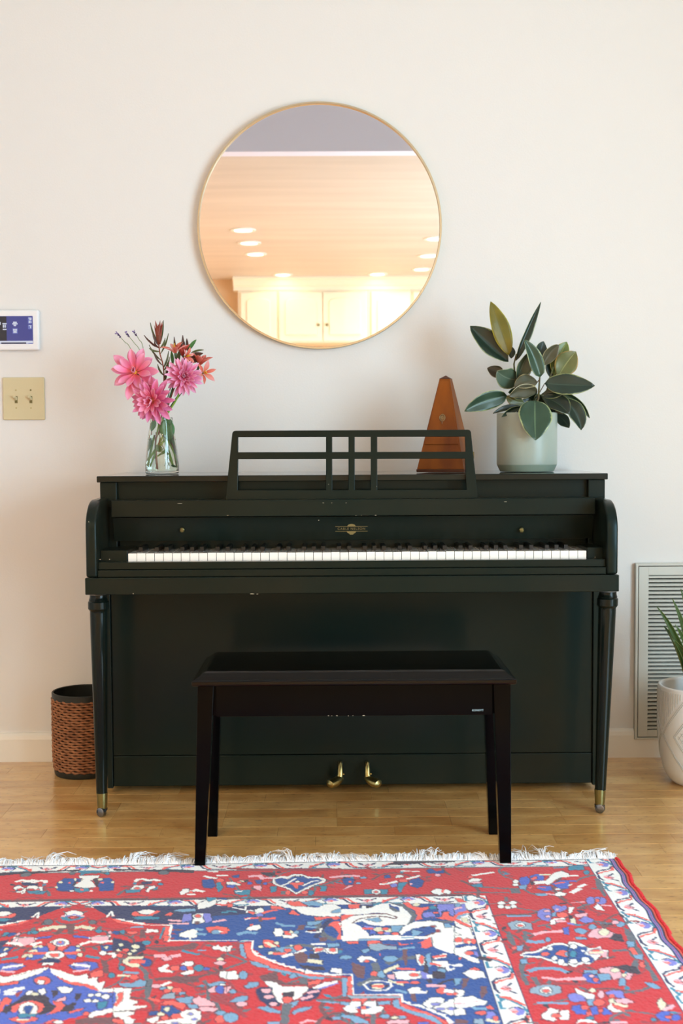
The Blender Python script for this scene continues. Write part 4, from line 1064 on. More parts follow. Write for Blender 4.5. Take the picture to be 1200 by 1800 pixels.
trumpet('pink alstroemeria with yellow throat, rightmost flower of the bouquet', V_(356, 656, -.26), (.60, -.85, .05), .034, 40, AM2, [V_(354, 657, -.26), V_(340, 666, -.255), V_(318, 692, -.258), neck(6, .006), inside(304, 780), inside(315, 818)], 5, .9, AM)

# leucadendron: upright bud on a leafy stem
LB = petal_mat('bract_red', '6A3018', '8A3A22', '7A2A1C', .2)
t = thing('leucadendron', 'dark red leucadendron bud on an upright leafy stem, tallest in the bouquet', 'flower', V_(278, 607), 0, 'cut flowers in the glass vase')
bb = V_(279, 603, YV)
obj('bud', lathe(B(), [(.0035, 0), (.006, .006), (.0085, .014), (.0085, .024), (.006, .036), (.003, .046), (.001, .050)], bb.x, bb.y, 16, M=Matrix.Translation((0, 0, bb.z-.004))), LB, t, smooth=True)
rr = random.Random(4)
for k in range(8):
    a = 2*PI*k/8; mesh = petal_mesh('bract', .069 if k % 2 else .058, .0155, .5, .02, LB, pk=.36, pinch=.8)
    o = bpy.data.objects.new('bract', mesh); C.objects.link(o); o.parent = t
    o.matrix_local = Matrix.Translation(bb-t.location+Vector((0, 0, -.003))) @ Matrix.Rotation(a, 4, 'Z') @ Matrix.Translation((.0055, 0, 0)) @ Matrix.Rotation(-R(86+rr.uniform(-5, 3)), 4, 'Y')
    sd = o.modifiers.new('thickness', 'SOLIDIFY'); sd.thickness = 0.0004
stp = [V_(279, 606), V_(281, 622), V_(286, 640), V_(288, 668), neck(-1, .008), inside(276, 780), inside(278, 824)]
bent(stp, 0.0019, 'stem', t, M['red_stem'])
NL = [(278,610,263,598,'x'), (278,611,253,589,'x'), (279,606,264,567,'u'), (280,608,268,585,'x'), (281,612,290,594,'u'), (280,605,287,563,'u'), (281,618,262,612,'u'), (282,622,296,586,'u'), (284,634,262,606,'u'), (285,642,270,619,'x'),
      (286,648,296,617,'u'), (287,652,298,627,'u'), (288,660,277,640,'u'), (288,665,296,640,'x'), (289,670,291,650,'u'), (281,612,271,600,'x'), (279,607,285,580,'x')]
for q, (a_, b_, c_, d_, m_) in enumerate(NL):
    yy_ = YV+((q*37) % 11-5)*0.003
    leaf(t, V_(a_, b_, YV), V_(c_, d_, yy_), 0.0058, m_, ((-1 if c_ < a_ else 1)*.004, 0, -.003), (q*53) % 60-30, .25, 0, .45, seed=q, n=8, k=4, name='leaf')
# dark leaves to the right
t = thing('foliage_sprig', 'sprig of dark reddish-brown pointed leaves behind the coral flowers', 'foliage', V_(322, 640, -.245), 0, 'cut flowers in the glass vase')
bent([V_(322, 634, -.243), V_(316, 655, -.245), neck(5, .012), inside(298, 775, YV), inside(306, 822)], .0018, 'stem', t, M['red_stem'])
for q, (a_, b_, c_, d_, w_, m_) in enumerate([(328,632,357,621,11,'x'), (330,634,350,634,10,'x'), (322,628,321,589,6,'x'), (330,618,328,595,5,'x'), (331,616,345,597,7,'s'), (336,620,358,615,4,'u'), (322,632,332,636,12,'x'), (318,625,324,600,9,'x'), (304,640,301,617,6,'s'), (310,640,306,592,5,'x'), (325,632,342,628,13,'x'), (313,640,316,615,8,'u'), (300,648,305,632,5,'u')]):
    leaf(t, V_(a_, b_, -.245), V_(c_, d_, -.24-(q % 3)*.008), w_*sv, m_, (0, 0, .002), (q*41) % 50-25, .2, 0, .45, seed=q, n=8, k=4)
# lavender
M['lav'] = mat('lavender_floret', '4A3560', 0.8); M['lav2'] = mat('lavender_bract', '7A5CA0', 0.7); M['lav_stem'] = mat('lavender_stem', '7C8C62', 0.6)
for q, (hx, hy, mx_, my_, ex_, ey_, lab, pos) in enumerate([(210,591,220,602,229,612,'sprig of lavender with purple tip, leftmost of the three', 0), (225,590,236,603,247,620,'sprig of lavender with purple tip, middle of the three', 1), (238,588,245,598,251,610,'sprig of lavender with purple tip, rightmost of the three', 2)]):
    t = thing('lavender', lab, 'flower', V_(hx, hy, -.25), 0, 'cut flowers in the glass vase')
    bent([V_(hx+2, hy+2, -.25), V_(mx_, my_, -.25), V_(ex_, ey_, -.25), V_(262, 680, -.25), neck(-7+q*2, .008), inside(284+q*5, 780), inside(300-q*6, 820)], .0010, 'stem', t, M['lav_stem'])
    rr = random.Random(q+2); b = B(); dirv = (V_(hx, hy, -.25)-V_(mx_, my_, -.25)).normalized()
    for k in range(26):
        p = V_(hx+2, hy+2, -.25)+dirv*rr.uniform(-.001, .012)
        d = Vector((rr.uniform(-1, 1), rr.uniform(-1, 1), rr.uniform(-1, 1))).normalized()
        tube(b, [p, p+d*.0032+dirv*.0012], [.0010, .0009], 5)
    obj('flower_head', b, M['lav'], t, kind='stuff')
    b = B()
    for k in range(6 if q == 0 else 4):
        p = V_(hx+1, hy, -.25)+dirv*.010; d = (dirv+Vector((rr.uniform(-.8, .8), rr.uniform(-.8, .8), rr.uniform(-.8, .8)))).normalized()
        tube(b, [p, p+d*(.009 if q == 0 else .006)], [.0006, .0013], 5)
    obj('bracts', b, M['lav2'], t, kind='stuff')
# greenery inside the vase
t = thing('foliage_sprig', 'sprig with one broad green leaf pressed inside the vase', 'foliage', V_(290, 790), 0, 'cut flowers in the glass vase')
bent([neck(2, -.004), inside(292, 770), inside(312, 812)], .0016, 'stem', t, M['green_stem'])
for q, (a_, b_, c_, d_, w_, m_) in enumerate([(290,736,297,776,27,'s'), (272,738,266,758,10,'s'), (268,770,262,795,8,'s'), (284,795,276,782,11,'s'), (300,772,310,782,6,'s'), (282,800,294,789,5,'s'), (298,818,310,821,4,'s'), (303,737,298,748,9,'s')]):
    leaf(t, inside(a_, b_, YV-.012), inside(c_, d_, YV-.014), w_*sv, m_, (0, 0, 0), (q*31) % 30-15, .1, .05, .45, seed=q, n=8, k=4)
t = thing('foliage_sprig', 'bare reddish stems standing in the vase water', 'foliage', V_(276, 800), 0, 'cut flowers in the glass vase')
for (a_, b_, c_, d_) in ((268,737,262,812), (274,760,279,825), (301,745,311,805), (282,770,276,800)):
    bent([inside(a_, b_, YV-.006), inside((a_+c_)/2, (b_+d_)/2, YV-.010), inside(c_, d_, YV-.006)], .0014, 'stem', t, M['red_stem'])
t = thing('foliage_sprig', 'pale green side stems crossing low in the vase', 'foliage', V_(276, 805), 0, 'cut flowers in the glass vase')
for (a_, b_, c_, d_) in ((288,760,268,820), (283,775,262,818), (290,770,311,815), (300,790,312,822), (275,806,290,792)):
    bent([inside(a_, b_, YV+.004), inside((a_+c_)/2, (b_+d_)/2, YV-.004), inside(c_, d_, YV-.010)], .0021, 'stem', t, M['green_stem'])
RUG_DRAWING = r"""
# fields first
D('F', '''
a p 160,1592 400,1592 400,1625 300,1626 200,1622
a p 200,1592 470,1592 440,1606 380,1612 300,1626 220,1622
b p 330,1612 470,1606 445,1650 330,1650
r p 140,1588 165,1596 190,1610 210,1622 298,1625 299,1655 444,1655 446,1668 470,1684 520,1703 560,1714 618,1715 620,1748 704,1748 708,1762 760,1782 800,1801 800,1900 0,1900 0,1650
''')
D('00', '''
# vase motif of the border
b p 1060,300 1160,290 1200,330 1200,420 1060,430 1040,380
b p 790,300 690,290 610,340 600,420 760,425 800,380
w p 830,262 1055,262 1040,285 985,300 970,325 1012,385 900,400 775,380 850,330 890,300 840,285
k p 985,300 1040,290 1045,380 1010,380
k p 850,300 800,320 760,370 785,375
t p 790,400 940,400 940,430 840,445 790,430
y e 795,305,14,16 640,335,22,12 600,388,16,12 1060,305,26,12 1190,335,18,12
c e 735,340,14,12 1085,340,20,12 865,415,20,12
w e 760,430,24,10 965,430,18,10
t p 835,215 1060,212 1060,232 835,235
g e 765,238,28,18
t e 1135,240,22,16
# small flower to the left, mirrored by the one at the right
k p 110,350 160,350 160,370 110,368
w s10 180,325 230,310 290,318 340,312 410,320
n p 235,335 330,335 310,365 250,365
w e 200,395,55,22 345,390,60,22
r e 215,410,25,12 330,412,30,10
w e 205,435,35,10
t p 290,425 420,420 430,440 320,455
# apex motif
w p 690,650 760,632 860,640 880,665 850,690 730,685
l s5 720,690 790,675 850,690
t s8 680,700 740,735 830,722 880,695
c p 735,700 800,700 755,722
i e 668,690,20,10 875,690,16,10
y s14 470,828 560,805 675,800
y s14 755,822 870,800 970,822
g e 512,750,45,28 980,755,40,22
o p 700,770 790,770 780,880 720,880
t e 1045,850,35,20 370,862,35,18
i e 1165,865,26,14
w s5 1130,700 1180,640 1195,690
m p 780,890 950,910 950,930 780,915
w s9 960,925 1040,905 1150,905
''')
D('01', '''
c p 500,80 560,75 600,120 570,165 520,150
c p 750,80 690,85 620,120 610,150 650,160
w e 645,68,88,42
l e 640,75,40,22
c e 640,68,16,10
m p 410,110 500,110 520,160 480,190 400,160
m p 660,165 760,105 840,120 830,160 740,180
w e 580,200,102,42
c p 530,190 630,185 620,215 560,225
m p 340,205 480,195 450,235 330,255
m p 690,195 810,205 800,250 720,235
c s11 350,185 470,180
c s11 700,183 815,180
y e 325,210,24,18 380,155,20,14 435,110,20,14 845,200,30,18 830,152,24,14 825,110,22,12
n p 480,240 570,235 640,260 620,290 560,275 480,285
w e 540,295,28,16
w s11 190,40 300,20 370,30
i p 200,20 360,10 370,60 240,110 190,60
w s9 110,80 190,70 230,100
w s9 350,80 430,70
i p 965,10 1140,5 1150,60 1060,70 970,50
w s10 860,90 960,60 1060,70 1170,55
b p 1060,100 1200,95 1200,160 1080,170
y e 1125,122,22,14
w e 1090,185,40,22 1180,190,40,16
t s10 920,215 1040,235
o p 1060,240 1140,280 1160,400 1100,390
m p 720,310 900,270 1020,280 1040,330 960,365 780,350
l p 780,285 920,285 960,345 790,330
w s9 780,300 940,320
i s7 790,375 930,355
t e 1180,415,36,28
c p 950,390 1080,360 1090,420 960,440
# medallion: white outline, blue ground
w p 520,325 560,345 640,365 760,405 840,420 920,400 935,450 1030,430 1030,490 1110,480 1085,560 1200,550 1200,590 1060,600 1000,560 900,520 740,490 640,440 545,395
m p 515,335 550,400 640,450 720,500 900,530 1000,565 1060,590 1200,600 1200,760 1000,800 800,860 560,910 400,930 0,930 0,530 200,500 380,430 470,370
w p 0,425 120,430 300,390 440,345 515,330 480,365 330,430 180,470 0,500
c p 0,500 200,475 190,500 0,525
c p 610,425 740,480 900,500 1010,540 1050,580 1000,570 900,530 720,505
c e 450,470,90,42
w e 440,485,34,24
w p 270,600 300,575 350,570 370,610 280,615
w p 400,570 470,550 490,600 440,612
w s12 70,585 160,560 240,550
w s12 70,605 150,600
w p 600,540 680,530 770,550 740,600 660,600
k p 545,575 610,570 620,600 570,650
d p 160,600 240,570 240,590 170,650
k p 790,600 870,600 850,650 800,690
k p 250,620 480,620 520,650 520,700 590,740 560,790 480,820 400,830 430,780 400,700 340,680 230,690 130,770 60,820 20,790 60,740 190,680
y e 375,610,36,18
c p 120,790 130,740 230,700 340,675 440,700 470,740 440,800 380,820 390,740 300,700 230,720 190,780 150,810
w e 300,770,100,75
b p 260,750 300,730 350,735 330,770 310,820 270,810
t p 200,830 240,820 380,820 380,850 210,860
c p 100,870 190,850 220,880 300,880 340,850 400,860 380,890 230,920 160,900
y s8 195,880 290,878
c p 10,690 60,640 120,670 110,720 50,720 30,780 0,810 0,740
c p 545,680 640,680 700,740 650,790 560,810 490,835 560,790 600,740
i p 620,660 700,635 690,680 580,690
k p 680,740 780,700 820,700 760,790 680,800 640,790
c p 720,800 890,755 860,780 740,815
w e 960,625,28,18 1040,620,34,20 1120,640,44,26 930,680,44,16 1010,682,34,16
t p 1030,700 1130,690 1120,750 1030,770
c e 915,820,36,22
w p 940,850 980,800 1200,760 1200,800 1090,830 960,860
c p 480,910 560,880 640,880 560,905 500,930
w e 620,910,50,16
o p 800,880 1000,860 1200,850 1200,930 800,930
''')
D('10', '''
# border flowers right of the vase
w s11 235,325 260,305 300,305
w s10 300,300 370,318 430,310 480,318
n p 290,335 400,330 400,350 320,362
t e 225,350,20,14 495,355,28,12
w p 175,410 220,370 320,365 320,400 240,420
w p 340,430 380,380 435,370 440,395 385,410 370,440
c e 250,400,28,10
t p 125,420 290,415 270,440 140,450
w p 700,440 735,402 795,402 800,425 745,460 705,462
w s11 800,435 870,415 940,430
w s9 790,462 850,460
c e 815,440,22,12
k p 0,195 850,205 850,235 760,235 600,225 480,230 300,210 0,215
g e 530,235,55,20
b p 930,310 1050,300 1075,370 1030,395 950,390
t p 1080,340 1130,330 1150,400 1110,440 1090,400
c e 1125,312,44,18
w s9 965,270 1010,285 1080,290
w s9 1095,262 1190,262
w s7 1005,222 1090,222
# field row: dark ground with flowers
w p 255,640 330,622 460,635 465,655 400,668 320,670 270,660
c e 228,668,40,24
c s9 250,680 370,690 470,640
t p 200,710 300,690 480,700 500,720 420,725 240,725
c p 545,680 600,650 630,665 600,690
s p 620,640 700,615 860,610 860,640 720,645
l p 745,670 825,665 830,730 725,765 720,720
l p 940,670 1020,660 1040,740 970,770
w p 880,665 940,668 935,710 965,750 900,775 825,775 850,720 835,690
c e 890,690,30,18
o e 880,765,24,18
i s9 590,735 700,745
i s7 600,770 780,772
i s9 1060,750 1170,735
w p 890,560 980,520 1085,505 1080,560 1000,600 890,615
t p 985,490 1090,500 1000,545
b p 1090,500 1200,500 1200,520
c s8 1090,565 1200,575
t s8 1150,650 1200,650
# the medallion outline: teeth
c z 6 0,720 60,755 200,775 340,785
w z 4 30,720 200,758 320,782
w s4 330,785 610,790
c p 540,800 612,800 575,930 525,930
w s5 612,795 580,930
g s5 530,815 490,930
t s4 535,815 495,930
w p 335,860 360,830 465,835 465,865 400,860 350,875
s s8 190,810 300,805
b e 30,865,40,20
t e 95,860,28,22
c e 200,870,60,14
o p 280,830 330,830 340,930 270,930
w p 695,880 780,845 870,825 890,880 850,925 700,910
w s4 810,930 870,830
s s10 880,830 930,835
s s10 890,880 960,885
c p 980,810 1100,800 1200,810 1200,870 1100,880 1000,865
s e 1080,860,50,22
w s4 1110,850 1150,860
''')
D('11', '''
w s5 595,0 575,60
w s4 575,50 1200,48
c p 540,0 590,0 570,60 525,60
a p 0,20 150,60 190,80 290,60 340,110 330,150 200,210 120,160 0,160
y e 78,98,24,16 232,115,44,20 52,155,24,12 215,158,28,14 172,190,22,14
c e 130,150,36,18 65,208,34,22
w e 5,205,20,26
t e 350,75,46,22
w s8 720,0 860,10
y p 90,265 150,220 320,218 315,240 160,245 150,285 280,300 270,330 180,325 110,295
b e 345,280,60,42
c s12 200,272 310,272
i s12 450,212 520,210 560,250 620,215 690,205
i p 500,240 600,215 610,250 540,262
w p 470,340 560,295 585,300 570,330 540,345 635,370 620,388 490,375
c p 590,320 690,310 690,360 620,370
m e 738,340,36,26
w p 715,300 760,270 835,265 845,310 790,320
w p 715,395 780,370 855,355 830,395 780,415 720,405
c e 810,340,36,20
t e 900,338,50,36
m e 980,348,32,16
t s9 730,160 890,195
s s7 900,150 960,150
o p 340,130 700,110 840,70 900,90 860,140 700,150 480,170
w p 1045,110 1110,95 1130,120 1200,105 1200,170 1150,160 1110,145 1060,150
y e 1130,245,34,18
i p 1065,285 1110,260 1190,275 1150,310 1080,300
g p 330,440 420,460 400,560 370,690 330,660
o p 430,440 900,420 900,490 700,500 560,460 440,480
s p 60,500 180,500 280,455 340,480 330,530 200,545 70,525
t e 85,340,36,26
y s8 60,415 170,418
s s9 120,385 250,390
c e 220,435,46,24
i e 450,530,50,20
w s8 520,520 590,490
y e 595,552,34,18
c e 565,580,44,16 670,575,54,24
s p 490,550 560,540 560,560 490,575
s p 700,600 760,590 760,620 700,625
e p 500,660 530,620 640,600 640,660 520,670
c s7 380,660 480,690
c p 560,680 760,710 740,780 620,730 490,720
# medallion points in white
w p 0,550 190,552 185,600 160,670 250,685 250,710 190,740 350,735 345,755 160,790 0,800
m p 0,590 30,600 20,700 0,720
c p 40,600 100,595 90,680 40,745 10,730 50,660
w p 0,800 220,795 215,830 130,850 220,880 200,930 120,930 100,880 0,850
c p 0,870 100,885 110,930 0,915
b p 370,800 470,800 460,840 370,840
b p 500,745 600,740 720,800 640,830 600,850 500,800
y e 500,828,38,18 568,775,30,22
c e 540,870,40,20 668,855,62,32
w p 350,880 470,850 480,890 420,920 360,900
w p 700,820 760,790 850,780 920,800 920,870 860,930 400,930 560,890 740,870
l e 810,825,30,10
l e 850,880,26,10
l e 650,920,40,9
s p 650,665 830,640 860,690 780,720 700,700
i p 830,680 900,640 950,660 1080,725 1060,745 900,740 850,710
s p 780,720 890,730 890,770 790,765
i p 905,760 960,745 1110,770 1060,805 920,790
s p 1060,810 1150,790 1200,820 1200,860 1130,840
c e 1125,880,56,34
d p 930,820 1030,830 1000,880 930,870
s p 990,510 1120,480 1180,490 1140,520 1010,540
i p 990,570 1070,530 1080,600 1010,600
m e 1125,570,46,44
i e 1185,575,22,36
w e 1150,518,26,10
w p 1110,395 1160,370 1200,375 1200,455 1130,435
d p 1000,620 1200,640 1200,740 1060,700
o s9 900,430 1100,380 1200,340
''')
D('20', '''
# diamond motif of the border
w p 480,290 560,265 640,270 700,245 790,245 850,270 960,275 1040,300 1020,335 930,360 850,400 725,460 640,405 560,380 480,345
b p 500,300 580,285 640,300 690,270 800,270 850,295 950,290 1000,315 930,345 850,370 800,400 725,440 660,390 560,360 520,340
w s6 560,370 640,340 720,290
w s6 800,365 900,320 960,315
c p 660,340 720,330 800,335 790,360 750,365 740,400 715,395 700,360 665,350
w e 740,325,22,10
k e 715,270,10,12 770,268,10,12
t p 455,375 520,372 515,430 460,440
t p 985,370 1045,370 1045,425 980,430
i s12 240,270 340,262 370,290 470,285
b p 300,310 360,305 350,350 310,345
i p 270,370 360,365 350,420 280,395
m e 235,340,24,16 400,345,22,14
c p 85,425 150,425 130,445 90,445
t p 75,415 240,410 240,460 150,465 80,450
w s6 95,430 155,425
w p 0,330 60,322 140,355 130,365 0,358
m p 0,360 80,358 60,390 0,388
y e 150,322,24,10
c e 125,332,28,12
b p 50,265 120,250 120,285 60,280
i s11 1090,280 1200,270
k p 340,230 500,225 500,260 420,270
b p 840,190 960,190 960,212 840,215
d p 0,180 240,185 480,190 1200,185 1200,205 900,215 600,210 300,215 0,195
t e 880,445,34,26
c e 640,440,30,24 815,440,36,18
g p 560,420 620,425 610,460 570,460
# field
c p 0,555 60,560 60,590 0,595
w s5 60,600 130,615 190,625 195,590
w p 280,660 300,620 350,600 390,625 370,665 320,680
c p 200,640 300,650 270,680 240,660
c s9 380,660 430,640 515,625
w s4 200,655 220,625 280,640
l e 345,680,40,18
c s10 200,720 330,708
c s10 380,720 490,715
w s4 190,730 250,705
o p 330,695 370,695 365,750 325,745
t s7 0,640 90,645
s s9 520,765 600,790 700,795
c p 240,780 270,775 260,810 230,800
w p 195,830 240,800 340,780 350,820 300,840 240,835
s s12 120,880 200,860 290,870
w p 490,870 500,820 560,820 600,850 570,900 510,900
w p 580,890 660,880 730,870 740,900 680,920 590,915
c p 600,845 660,845 670,890 600,880
y e 675,855,22,14
s e 730,860,30,18
o p 745,790 820,780 800,830 730,830
s p 840,750 1010,735 960,770 860,790
s s8 840,800 930,805
w s5 835,850 900,860 980,855 990,815
k s5 850,840 960,830
c p 0,820 20,830 20,850 0,850
# white scroll starts
c p 460,580 560,590 620,625 530,615 460,612
w p 470,555 560,550 640,570 640,540 660,555 800,590 960,600 1020,565 1110,560 1200,600 1200,690 1000,690 860,685 780,660 720,620 600,600
c p 640,545 750,530 840,580 720,590 650,570
s p 780,545 900,530 1000,560 1000,580 860,580
c p 640,670 690,625 770,680 700,675
c p 915,700 1160,695 1200,710 1130,730 1100,710 930,730
c p 1060,780 1130,740 1200,750 1200,930 1150,930 1180,870 1150,830 1100,790
s p 1090,645 1180,610 1200,615 1200,650 1110,655
w p 1170,760 1200,755 1200,800
''')
D('21', '''
w s4 0,48 270,48 262,160
c p 175,75 248,72 245,150 270,185 330,215 440,255 480,300 620,345 800,390 1000,410 1200,420 1200,435 900,430 700,390 460,335 330,290 220,230 180,140
w z 4 265,150 300,200 400,235 500,280 600,315 720,345 840,390
w p 820,395 830,345 900,380 1000,395 1060,385 1080,400 1200,400 1200,415 1050,415 900,400
w p 1080,375 1110,345 1200,345 1200,400 1120,385
s p 130,90 165,85 175,160 210,225 180,235 140,180
s p 240,260 330,280 440,320 430,340 330,330 260,295
s s10 450,350 560,370 700,400 880,440 1000,445
s p 640,430 700,390 750,430 680,450
c p 380,40 430,35 540,70 550,110 480,100 460,125 400,120 380,80
y s9 420,70 490,110
y e 520,70,24,18 355,112,24,14 465,178,36,16 675,98,18,12
s p 500,125 700,110 720,170 600,175 520,150
c e 745,120,44,28
c s10 500,185 610,185
w s11 590,215 680,190
w s9 730,180 820,145
c e 640,148,40,18
w s9 905,80 1020,80
w p 905,120 960,115 1060,125 1060,180 1020,160 920,180
c p 930,130 1030,120 1000,150 930,165
s p 1050,80 1180,75 1180,110 1060,115
w p 1030,130 1160,125 1155,180 1110,190 1060,170
c e 1110,145,34,18
y p 830,240 1000,255 1000,300 830,275
o p 690,190 780,170 860,200 830,290 740,280
k p 860,180 960,190 980,240 870,235
o p 960,10 1060,10 1040,50 980,60
k p 760,310 1000,320 1040,360 950,370 800,340
r p 0,100 30,100 20,170 0,175
w p 0,110 50,105 30,160 0,170
w p 0,375 90,365 90,400 130,420 110,460 0,460
s e 165,415,44,46
s p 180,540 230,495 330,490 320,535 220,560
o p 330,430 520,370 540,460 640,500 800,490 900,520 500,520 380,480
g s7 0,190 140,240 200,270 0,340
g p 750,440 840,440 850,510 760,500
c p 850,480 1000,465 980,500 860,520
w p 385,480 470,480 580,530 700,540 830,530 870,560 800,600 770,650 700,680 700,600 580,600 585,710 530,690 470,600 450,540
w p 900,545 1030,490 1160,470 1165,490 1050,540 920,570
l s5 960,560 1160,500
k p 585,595 705,590 700,640 585,640
c e 635,675,50,38
n p 300,570 360,545 480,550 470,590 500,650 560,720 540,740 430,740 330,660
i e 410,580,54,22 435,645,56,18 485,718,44,20
n p 780,640 840,600 860,550 990,570 950,640 880,680 780,690
i s9 790,665 890,635
i s8 860,600 950,580
s p 600,720 760,680 740,720 680,760 600,750
g p 580,720 690,720 660,830 640,930 560,930 560,850
s p 310,755 420,745 560,790 560,820 420,800
s p 680,800 760,760 900,740 880,770 760,800 690,830
s p 20,700 110,645 220,640 210,680 120,705
i e 150,720,60,22
i p 0,540 30,530 30,600 0,600
s e 60,590,40,20 40,860,80,50
s s9 960,680 1200,700
g s7 950,670 1200,690
s p 1110,860 1200,840 1200,880 1120,880
i s6 780,915 850,890 930,900
s p 430,910 550,905 540,930 430,930
''')
D('30', '''
# border flower
i s11 0,270 100,265 180,270
b p 10,300 80,285 140,310 120,360 40,365
c e 92,330,16,12
i p 20,410 80,370 140,365 110,385
s e 180,345,24,12 235,285,36,10
b p 455,265 500,255 520,285 460,295
w p 575,290 590,260 640,258 660,280 620,285
w s9 700,300 760,285 820,270
c e 655,320,46,18
l p 510,360 580,350 600,380 540,390
w s10 420,355 480,350 580,330
c p 415,350 500,320 480,345
t p 600,340 700,340 650,390 640,440 610,445 600,400
b p 710,320 820,290 870,320 850,380 800,400 720,370
i e 735,355,16,12
t p 245,410 490,415 490,460 250,460
w e 368,437,46,26
c e 365,438,22,10
w s6 640,215 740,220 820,220
b p 900,215 940,190 980,200 1000,220 1080,205 1090,235 1020,245 920,240
i e 1020,262,28,16
w p 945,435 1000,405 1060,410 1080,430 1100,405 1160,435 1140,460 1080,450 1040,470 970,450
c e 1070,430,16,18
k p 480,150 560,120 900,110 1200,105 1200,120 900,130 600,150
# scroll band
c p 70,570 200,565 190,610 90,610
k p 200,575 330,580 330,605 210,608
w e 240,595,26,14
t p 330,560 420,550 410,575 340,585
w p 0,620 130,615 330,600 350,580 430,560 500,560 510,610 560,640 620,640 610,600 520,575 520,560 640,590 700,640 740,690 730,740 690,780 560,790 420,790 300,780 220,740 130,760 200,790 290,870 300,900 160,930 30,930 20,850 0,830 0,740 60,700 180,670 350,670 460,660 360,655 150,680 0,670
c p 0,680 140,675 60,710 0,740
w p 500,600 610,640 560,645
g p 500,590 550,600 620,640 560,640 510,615
o s4 120,760 180,720 280,700 380,690 520,700
o s4 145,680 350,665 480,665 590,700 570,715 500,705
s p 220,720 330,715 400,700 420,740 380,755 300,730
l p 200,780 330,800 400,820 340,850 290,820
c s9 240,820 320,822
m e 335,860,36,20
y e 400,830,56,24
y e 500,840,40,26
c e 465,822,34,14 420,865,40,14 570,875,36,16
s p 520,790 690,790 610,850 540,850
l e 485,870,36,14
g p 480,545 640,560 720,600 770,640 800,680 780,730 700,780 720,740 745,690 700,640 640,590
c p 640,555 710,545 760,590 840,600 950,590 1000,570 1000,590 920,610 860,640 840,690 860,720 780,740 800,690 780,640 720,600
t e 965,600,36,14
l p 1010,565 1190,565 1200,640 1180,690 1150,680 1120,620 1060,640 1050,690 1020,640
l p 860,655 960,645 990,690 900,710 860,690
c p 1080,650 1140,640 1140,690 1200,710 1200,745 1000,715 900,715 1060,700
c e 1000,655,26,12
y e 790,570,40,14
g p 930,735 1180,740 1170,760 960,750
w p 610,860 660,800 760,755 930,738 1070,760 1090,800 1200,790 1200,930 760,930 900,910 990,860 1000,830 960,800 880,800 760,820 700,850 640,890
w p 320,890 600,890 640,900 760,900 700,930 250,930
s p 740,830 800,840 860,860 800,890 760,905
s p 1090,770 1140,770 1160,810 1100,815
o s5 800,920 900,900 1000,860 1020,850
d e 970,798,26,10 1020,850,26,16
k s4 850,815 900,800
''')
D('31', '''
w p 0,0 1200,0 1200,190 1100,170 980,120 950,60 900,10 760,30 560,45 400,40 170,50 30,55 0,30
c p 60,58 180,55 180,78 80,80
c p 280,45 440,55 520,50 620,70 640,90 760,80 850,65 940,10 960,110 900,130 850,125 840,70 640,100 480,95 340,100 280,110
s p 180,30 420,20 380,45 200,48
s s5 640,20 760,15
b p 420,60 500,40 600,70 600,95 520,90 430,90
e p 295,85 400,75 480,105 580,110 590,140 470,140 380,160 300,130
s p 215,150 290,130 300,160 240,185
c e 410,195,8,12
s e 520,240,80,30 50,225,60,20
w p 170,240 215,210 300,215 370,250 365,275 310,250 250,255 210,280
c e 272,268,28,12
s s9 620,140 760,120
o p 640,140 700,140 690,310 660,300
o p 110,280 250,320 240,450 180,440 120,380
c e 352,395,38,28
s p 390,370 440,365 470,420 430,450 390,420
y p 440,365 600,298 618,320 470,395
y p 490,455 665,500 660,525 500,475
c s8 600,345 770,350
c s8 600,485 700,490
c e 780,490,46,16
w p 550,380 640,370 840,375 850,440 700,460 590,450
i p 490,410 560,400 560,450 510,445
c e 770,408,46,18
l p 840,370 920,395 920,450 850,440
w s14 930,425 1000,425
w s4 240,510 290,480 400,470 520,490 535,525 480,565 380,575 290,565 240,510
k p 275,520 320,500 320,540
k p 460,510 510,515 470,545
y p 320,520 350,500 440,500 455,530 430,555 330,550
c s10 350,525 430,525
w p 780,200 830,195 880,220 880,300 830,315 800,270
c e 850,250,24,46
s p 890,200 940,180 960,310 910,330
w p 960,215 1110,185 1110,230 980,245
c s9 980,225 1090,208
w p 960,270 1060,260 1130,260 1090,330 1040,330 960,290
c s8 950,290 1040,310
w s6 1110,280 1130,360 1200,340
w s5 1120,300 1200,310
s e 1060,365,50,18
k p 960,370 1110,380 1090,450 960,440
w p 700,560 760,535 830,540 840,575 910,575 900,605 800,600 720,600
o p 730,600 790,600 790,690 740,680
s s9 590,570 680,590
i s12 920,520 1080,525
c e 1060,575,56,34
w s12 1110,575 1200,585
c s8 1130,610 1200,612
# medallion outline continued
w s5 0,402 110,402 130,615 630,612 650,690
w z 4 640,680 720,715 880,755 1000,810 1100,850 1155,930
c p 60,430 110,428 118,630 75,630
s p 5,440 60,440 60,640 15,640
e p 70,625 620,628 610,655 90,655
c p 615,655 650,710 760,765 900,800 1040,860 1130,930 1090,930 980,860 780,800 640,750 610,700
s p 545,670 610,665 620,740 760,790 960,840 1080,930 1020,930 900,870 720,810 550,740
c p 110,665 280,660 240,700 140,690
w p 20,760 110,690 200,690 210,740 150,770 190,800 110,810 50,790
w p 210,760 260,690 370,685 370,740 440,740 430,790 330,820 220,825
m e 235,750,80,12
c e 238,752,28,18
s p 380,690 520,685 510,715 400,720
s p 0,690 90,700 70,730 0,720
s p 0,830 150,840 280,890 300,930 140,910 100,870 0,850
g p 310,820 370,830 360,930 310,930
c p 240,820 300,830 260,860
s e 460,845,50,20 640,855,46,16
y e 565,858,44,14
i p 470,900 600,880 720,885 700,925 500,925
m e 870,918,60,14
w p 865,720 930,655 1010,640 1090,660 1070,740 980,740 930,760
